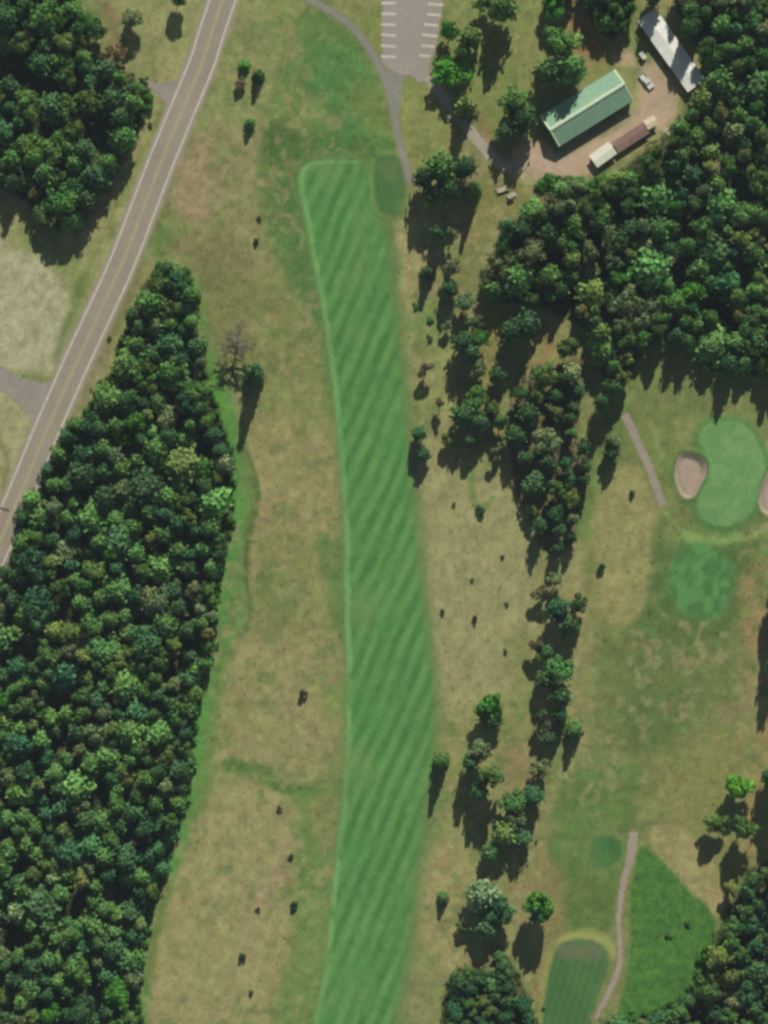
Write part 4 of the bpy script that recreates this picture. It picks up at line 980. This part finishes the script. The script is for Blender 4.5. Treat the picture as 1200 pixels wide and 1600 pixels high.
HOLES = [(20, 1017, 20), (92, 1085, 24), (107, 947, 19), (293, 845, 14), (277, 1043, 17), (90, 1163, 17), (157, 1240, 24), (20, 1460, 24), (187, 1387, 20), (112, 1420, 20), (22, 1350, 17), (200, 1313, 15),
         (140, 1532, 20), (200, 602, 18), (258, 748, 18), (325, 702, 13), (100, 735, 15), (140, 768, 17), (255, 560, 12), (28, 105, 30), (75, 140, 22), (150, 205, 26), (165, 235, 18), (95, 195, 16),
         (1158, 297, 22), (1130, 228, 18), (852, 315, 18), (948, 500, 16), (801, 468, 16), (895, 470, 16), (1000, 330, 15), (1060, 420, 18), (930, 380, 14), (1120, 480, 18), (1075, 350, 14), (1000, 450, 16), (870, 400, 15), (1165, 420, 13), (815, 385, 13), (1110, 60, 15)]
FOREST_N = 0
for F, att, rr, hh, wts in SPEC:
    rng = np.random.default_rng(int(abs(F[0][0])) + 5); Fa = np.array(F, float)
    xs = rng.uniform(Fa[:, 0].min(), Fa[:, 0].max(), att); ys = rng.uniform(Fa[:, 1].min(), Fa[:, 1].max(), att)
    sd = sdf_poly(xs, ys, Fa); dens = fbm(xs / 60, ys / 60, 66, 2)
    rad = (rr[0] * .92 + (rr[1] * 1.15 - rr[0] * .92) * rng.random(att) ** 1.4) * np.where(sd > -25, 0.85, 1.0)
    loc = []
    cells = {}
    for x, y, r, s, dn in zip(xs, ys, rad, sd, dens):
        if s > -r * 0.55: continue
        if any(math.hypot(x - a, y - b) < q + r * .35 for a, b, q in HOLES): continue
        key = (int(x // 45), int(y // 45)); ok = True
        gap = (0.63 if F is not F_MID else 0.90) + 0.30 * max(0, dn - 0.5)
        for i in (-1, 0, 1):
            for j in (-1, 0, 1):
                for (a, b, c) in cells.get((key[0] + i, key[1] + j), ()):
                    if math.hypot(a - x, b - y) < (r + c) * gap: ok = False; break
                if not ok: break
            if not ok: break
        if ok and F not in (F_LEFT, F_TOPL):
            for (a, b, c) in placed:
                if math.hypot(a - x, b - y) < (r + c) * 0.7: ok = False; break
        if ok: cells.setdefault(key, []).append((x, y, r)); loc.append((x, y, r))
    for (x, y, r) in loc:
        k, tone, _ = RN.choices(wts, [w[2] for w in wts])[0]
        if tone in ('pale',): r *= .72
        zn = zone(F, x, y); nm, cat, _, _ = KIND[k]
        big = 'large' if r > (rr[0] + rr[1]) / 2 else 'small'
        h = RN.uniform(*hh)
        if big == 'small': h -= RN.uniform(0, 3)
        lab = f"{big} {GREENS[tone][1]} {cat} in {zn}"
        tree(k, x, y, r, h, tone, lab, f"{cat}s in {zn}")
        count[cat] = count.get(cat, 0) + 1; FOREST_N += 1
print('FOREST', FOREST_N, count)

# low undergrowth under and between the trees: nobody could count it
rng = np.random.default_rng(77); C = []; 
for F, dens in ((F_LEFT, .9), (F_TOPL, .9), (F_RIGHT, .8), (F_TOPM, .8), (F_BOTR, .9), (F_BOTM, .9), (F_MID, .35)):
    Fa = np.array(F, float); A = (np.ptp(Fa[:, 0]) * np.ptp(Fa[:, 1])) / 36; n = int(A * dens)
    xs = rng.uniform(Fa[:, 0].min(), Fa[:, 0].max(), n); ys = rng.uniform(Fa[:, 1].min(), Fa[:, 1].max(), n)
    k = sdf_poly(xs, ys, Fa) + (fbm(xs / 14, ys / 14, 4, 2) - .5) * 16 < 0; C.append(np.stack([xs[k], ys[k]], 1))
C = np.concatenate(C); wx, wy = X(C[:, 0]), Y(C[:, 1]); n = len(wx)
CC = np.stack([np.repeat(wx, 5) + rng.normal(size=n * 5) * .45, np.repeat(wy, 5) + rng.normal(size=n * 5) * .45, np.zeros(n * 5)], 1)
CC[:, 2] = H(CC[:, 0], CC[:, 1]) + rng.uniform(.1, .9, n * 5)
NN = rng.normal(size=(n * 5, 3)) * .5 + np.array([0, 0, 1]); g = rng.uniform(.6, 1.2, n * 5)[:, None]
um = quads_mesh('undergrowth', CC, NN, rng.uniform(.25, .5, n * 5), np.repeat(g, 3, 1), M_LEAF, rng)
uo = bpy.data.objects.new('undergrowth', um); COL.objects.link(uo); uo.color = (*s2l((66, 96, 52)), 1); uo['kind'] = 'stuff'
# long grass of the wild triangle
Wa = WILD; xs = rng.uniform(Wa[:, 0].min(), Wa[:, 0].max(), 5200); ys = rng.uniform(Wa[:, 1].min(), Wa[:, 1].max(), 5200)
k = sdf_poly(xs, ys, Wa) < -2; xs, ys = X(xs[k]), Y(ys[k]); n = len(xs)
CC = np.stack([xs, ys, H(xs, ys) + rng.uniform(.03, .14, n)], 1); NN = rng.normal(size=(n, 3)) * .7 + np.array([0, 0, .8]); g = rng.uniform(.7, 1.25, n)[:, None] * np.array([[1, 1, 1]])
gm = quads_mesh('long_grass', CC, NN, rng.uniform(.12, .26, n), g, M_LEAF, rng)
go = bpy.data.objects.new('long_grass', gm); COL.objects.link(go); go.color = (*s2l((86, 128, 52)), 1); go['kind'] = 'stuff'

# short tufts all over the unmown rough, too many to count
rng = np.random.default_rng(5); n = 60000
xs = rng.uniform(-103, 103, n); ys = rng.uniform(-137, 137, n); px, py = xs * 6 + 600, 800 - ys * 6
keep = (fbm(px / 26, py / 30, 201, 3) > rng.uniform(.25, .75, n))
for poly in (FAIRWAY, TEE_SQUARE, GREEN, BUNKER, BUNKER2, APPROACH, TEE_LOW, TEE_SMALL, np.array(LOT, float), np.array(F_LEFT, float), np.array(F_RIGHT, float), np.array(F_TOPL, float)):
    keep &= sdf_poly(px, py, poly) > 2
for line, w in ((ROAD_C, 27), (CARTPATH, 8), (TRACK, 10), (RIGHTPATH, 8), (LOWPATH, 8)): keep &= sdf_line(px, py, line, w) > 0
keep &= np.hypot(px - 940, py - 190) > 110
xs, ys = xs[keep], ys[keep]; n = len(xs)
CC = np.stack([xs, ys, H(xs, ys) + rng.uniform(.02, .12, n)], 1); NN = rng.normal(size=(n, 3)) * .4 + np.array([0, 0, 1])
g = ground_color(xs, ys) * rng.choice([0.74, 0.85, 1.02, 1.2], n)[:, None] * np.array([0.96, 1.0, 0.92])
tm = quads_mesh('rough_tufts', CC, NN, rng.uniform(.14, .42, n) , g, M_LEAF, rng)
to = bpy.data.objects.new('rough_tufts', tm); COL.objects.link(to); to['kind'] = 'stuff'

# thin summer haze between the aircraft and the ground
bm = MB().box((0, 0, (CAM_H + 60) / 2 - 3), (9000, 9000, CAM_H + 60))
hm = bpy.data.materials.new('haze'); hm.use_nodes = True; hn = hm.node_tree; hn.nodes.clear()
ho = hn.nodes.new('ShaderNodeOutputMaterial'); pv = hn.nodes.new('ShaderNodeVolumePrincipled')
pv.inputs['Color'].default_value = (0.76, 0.87, 1.0, 1); pv.inputs['Density'].default_value = 0.00004; pv.inputs['Anisotropy'].default_value = 0.1
hn.links.new(pv.outputs[0], ho.inputs['Volume'])
hz = bm.build('haze', hm); hz['kind'] = 'stuff'
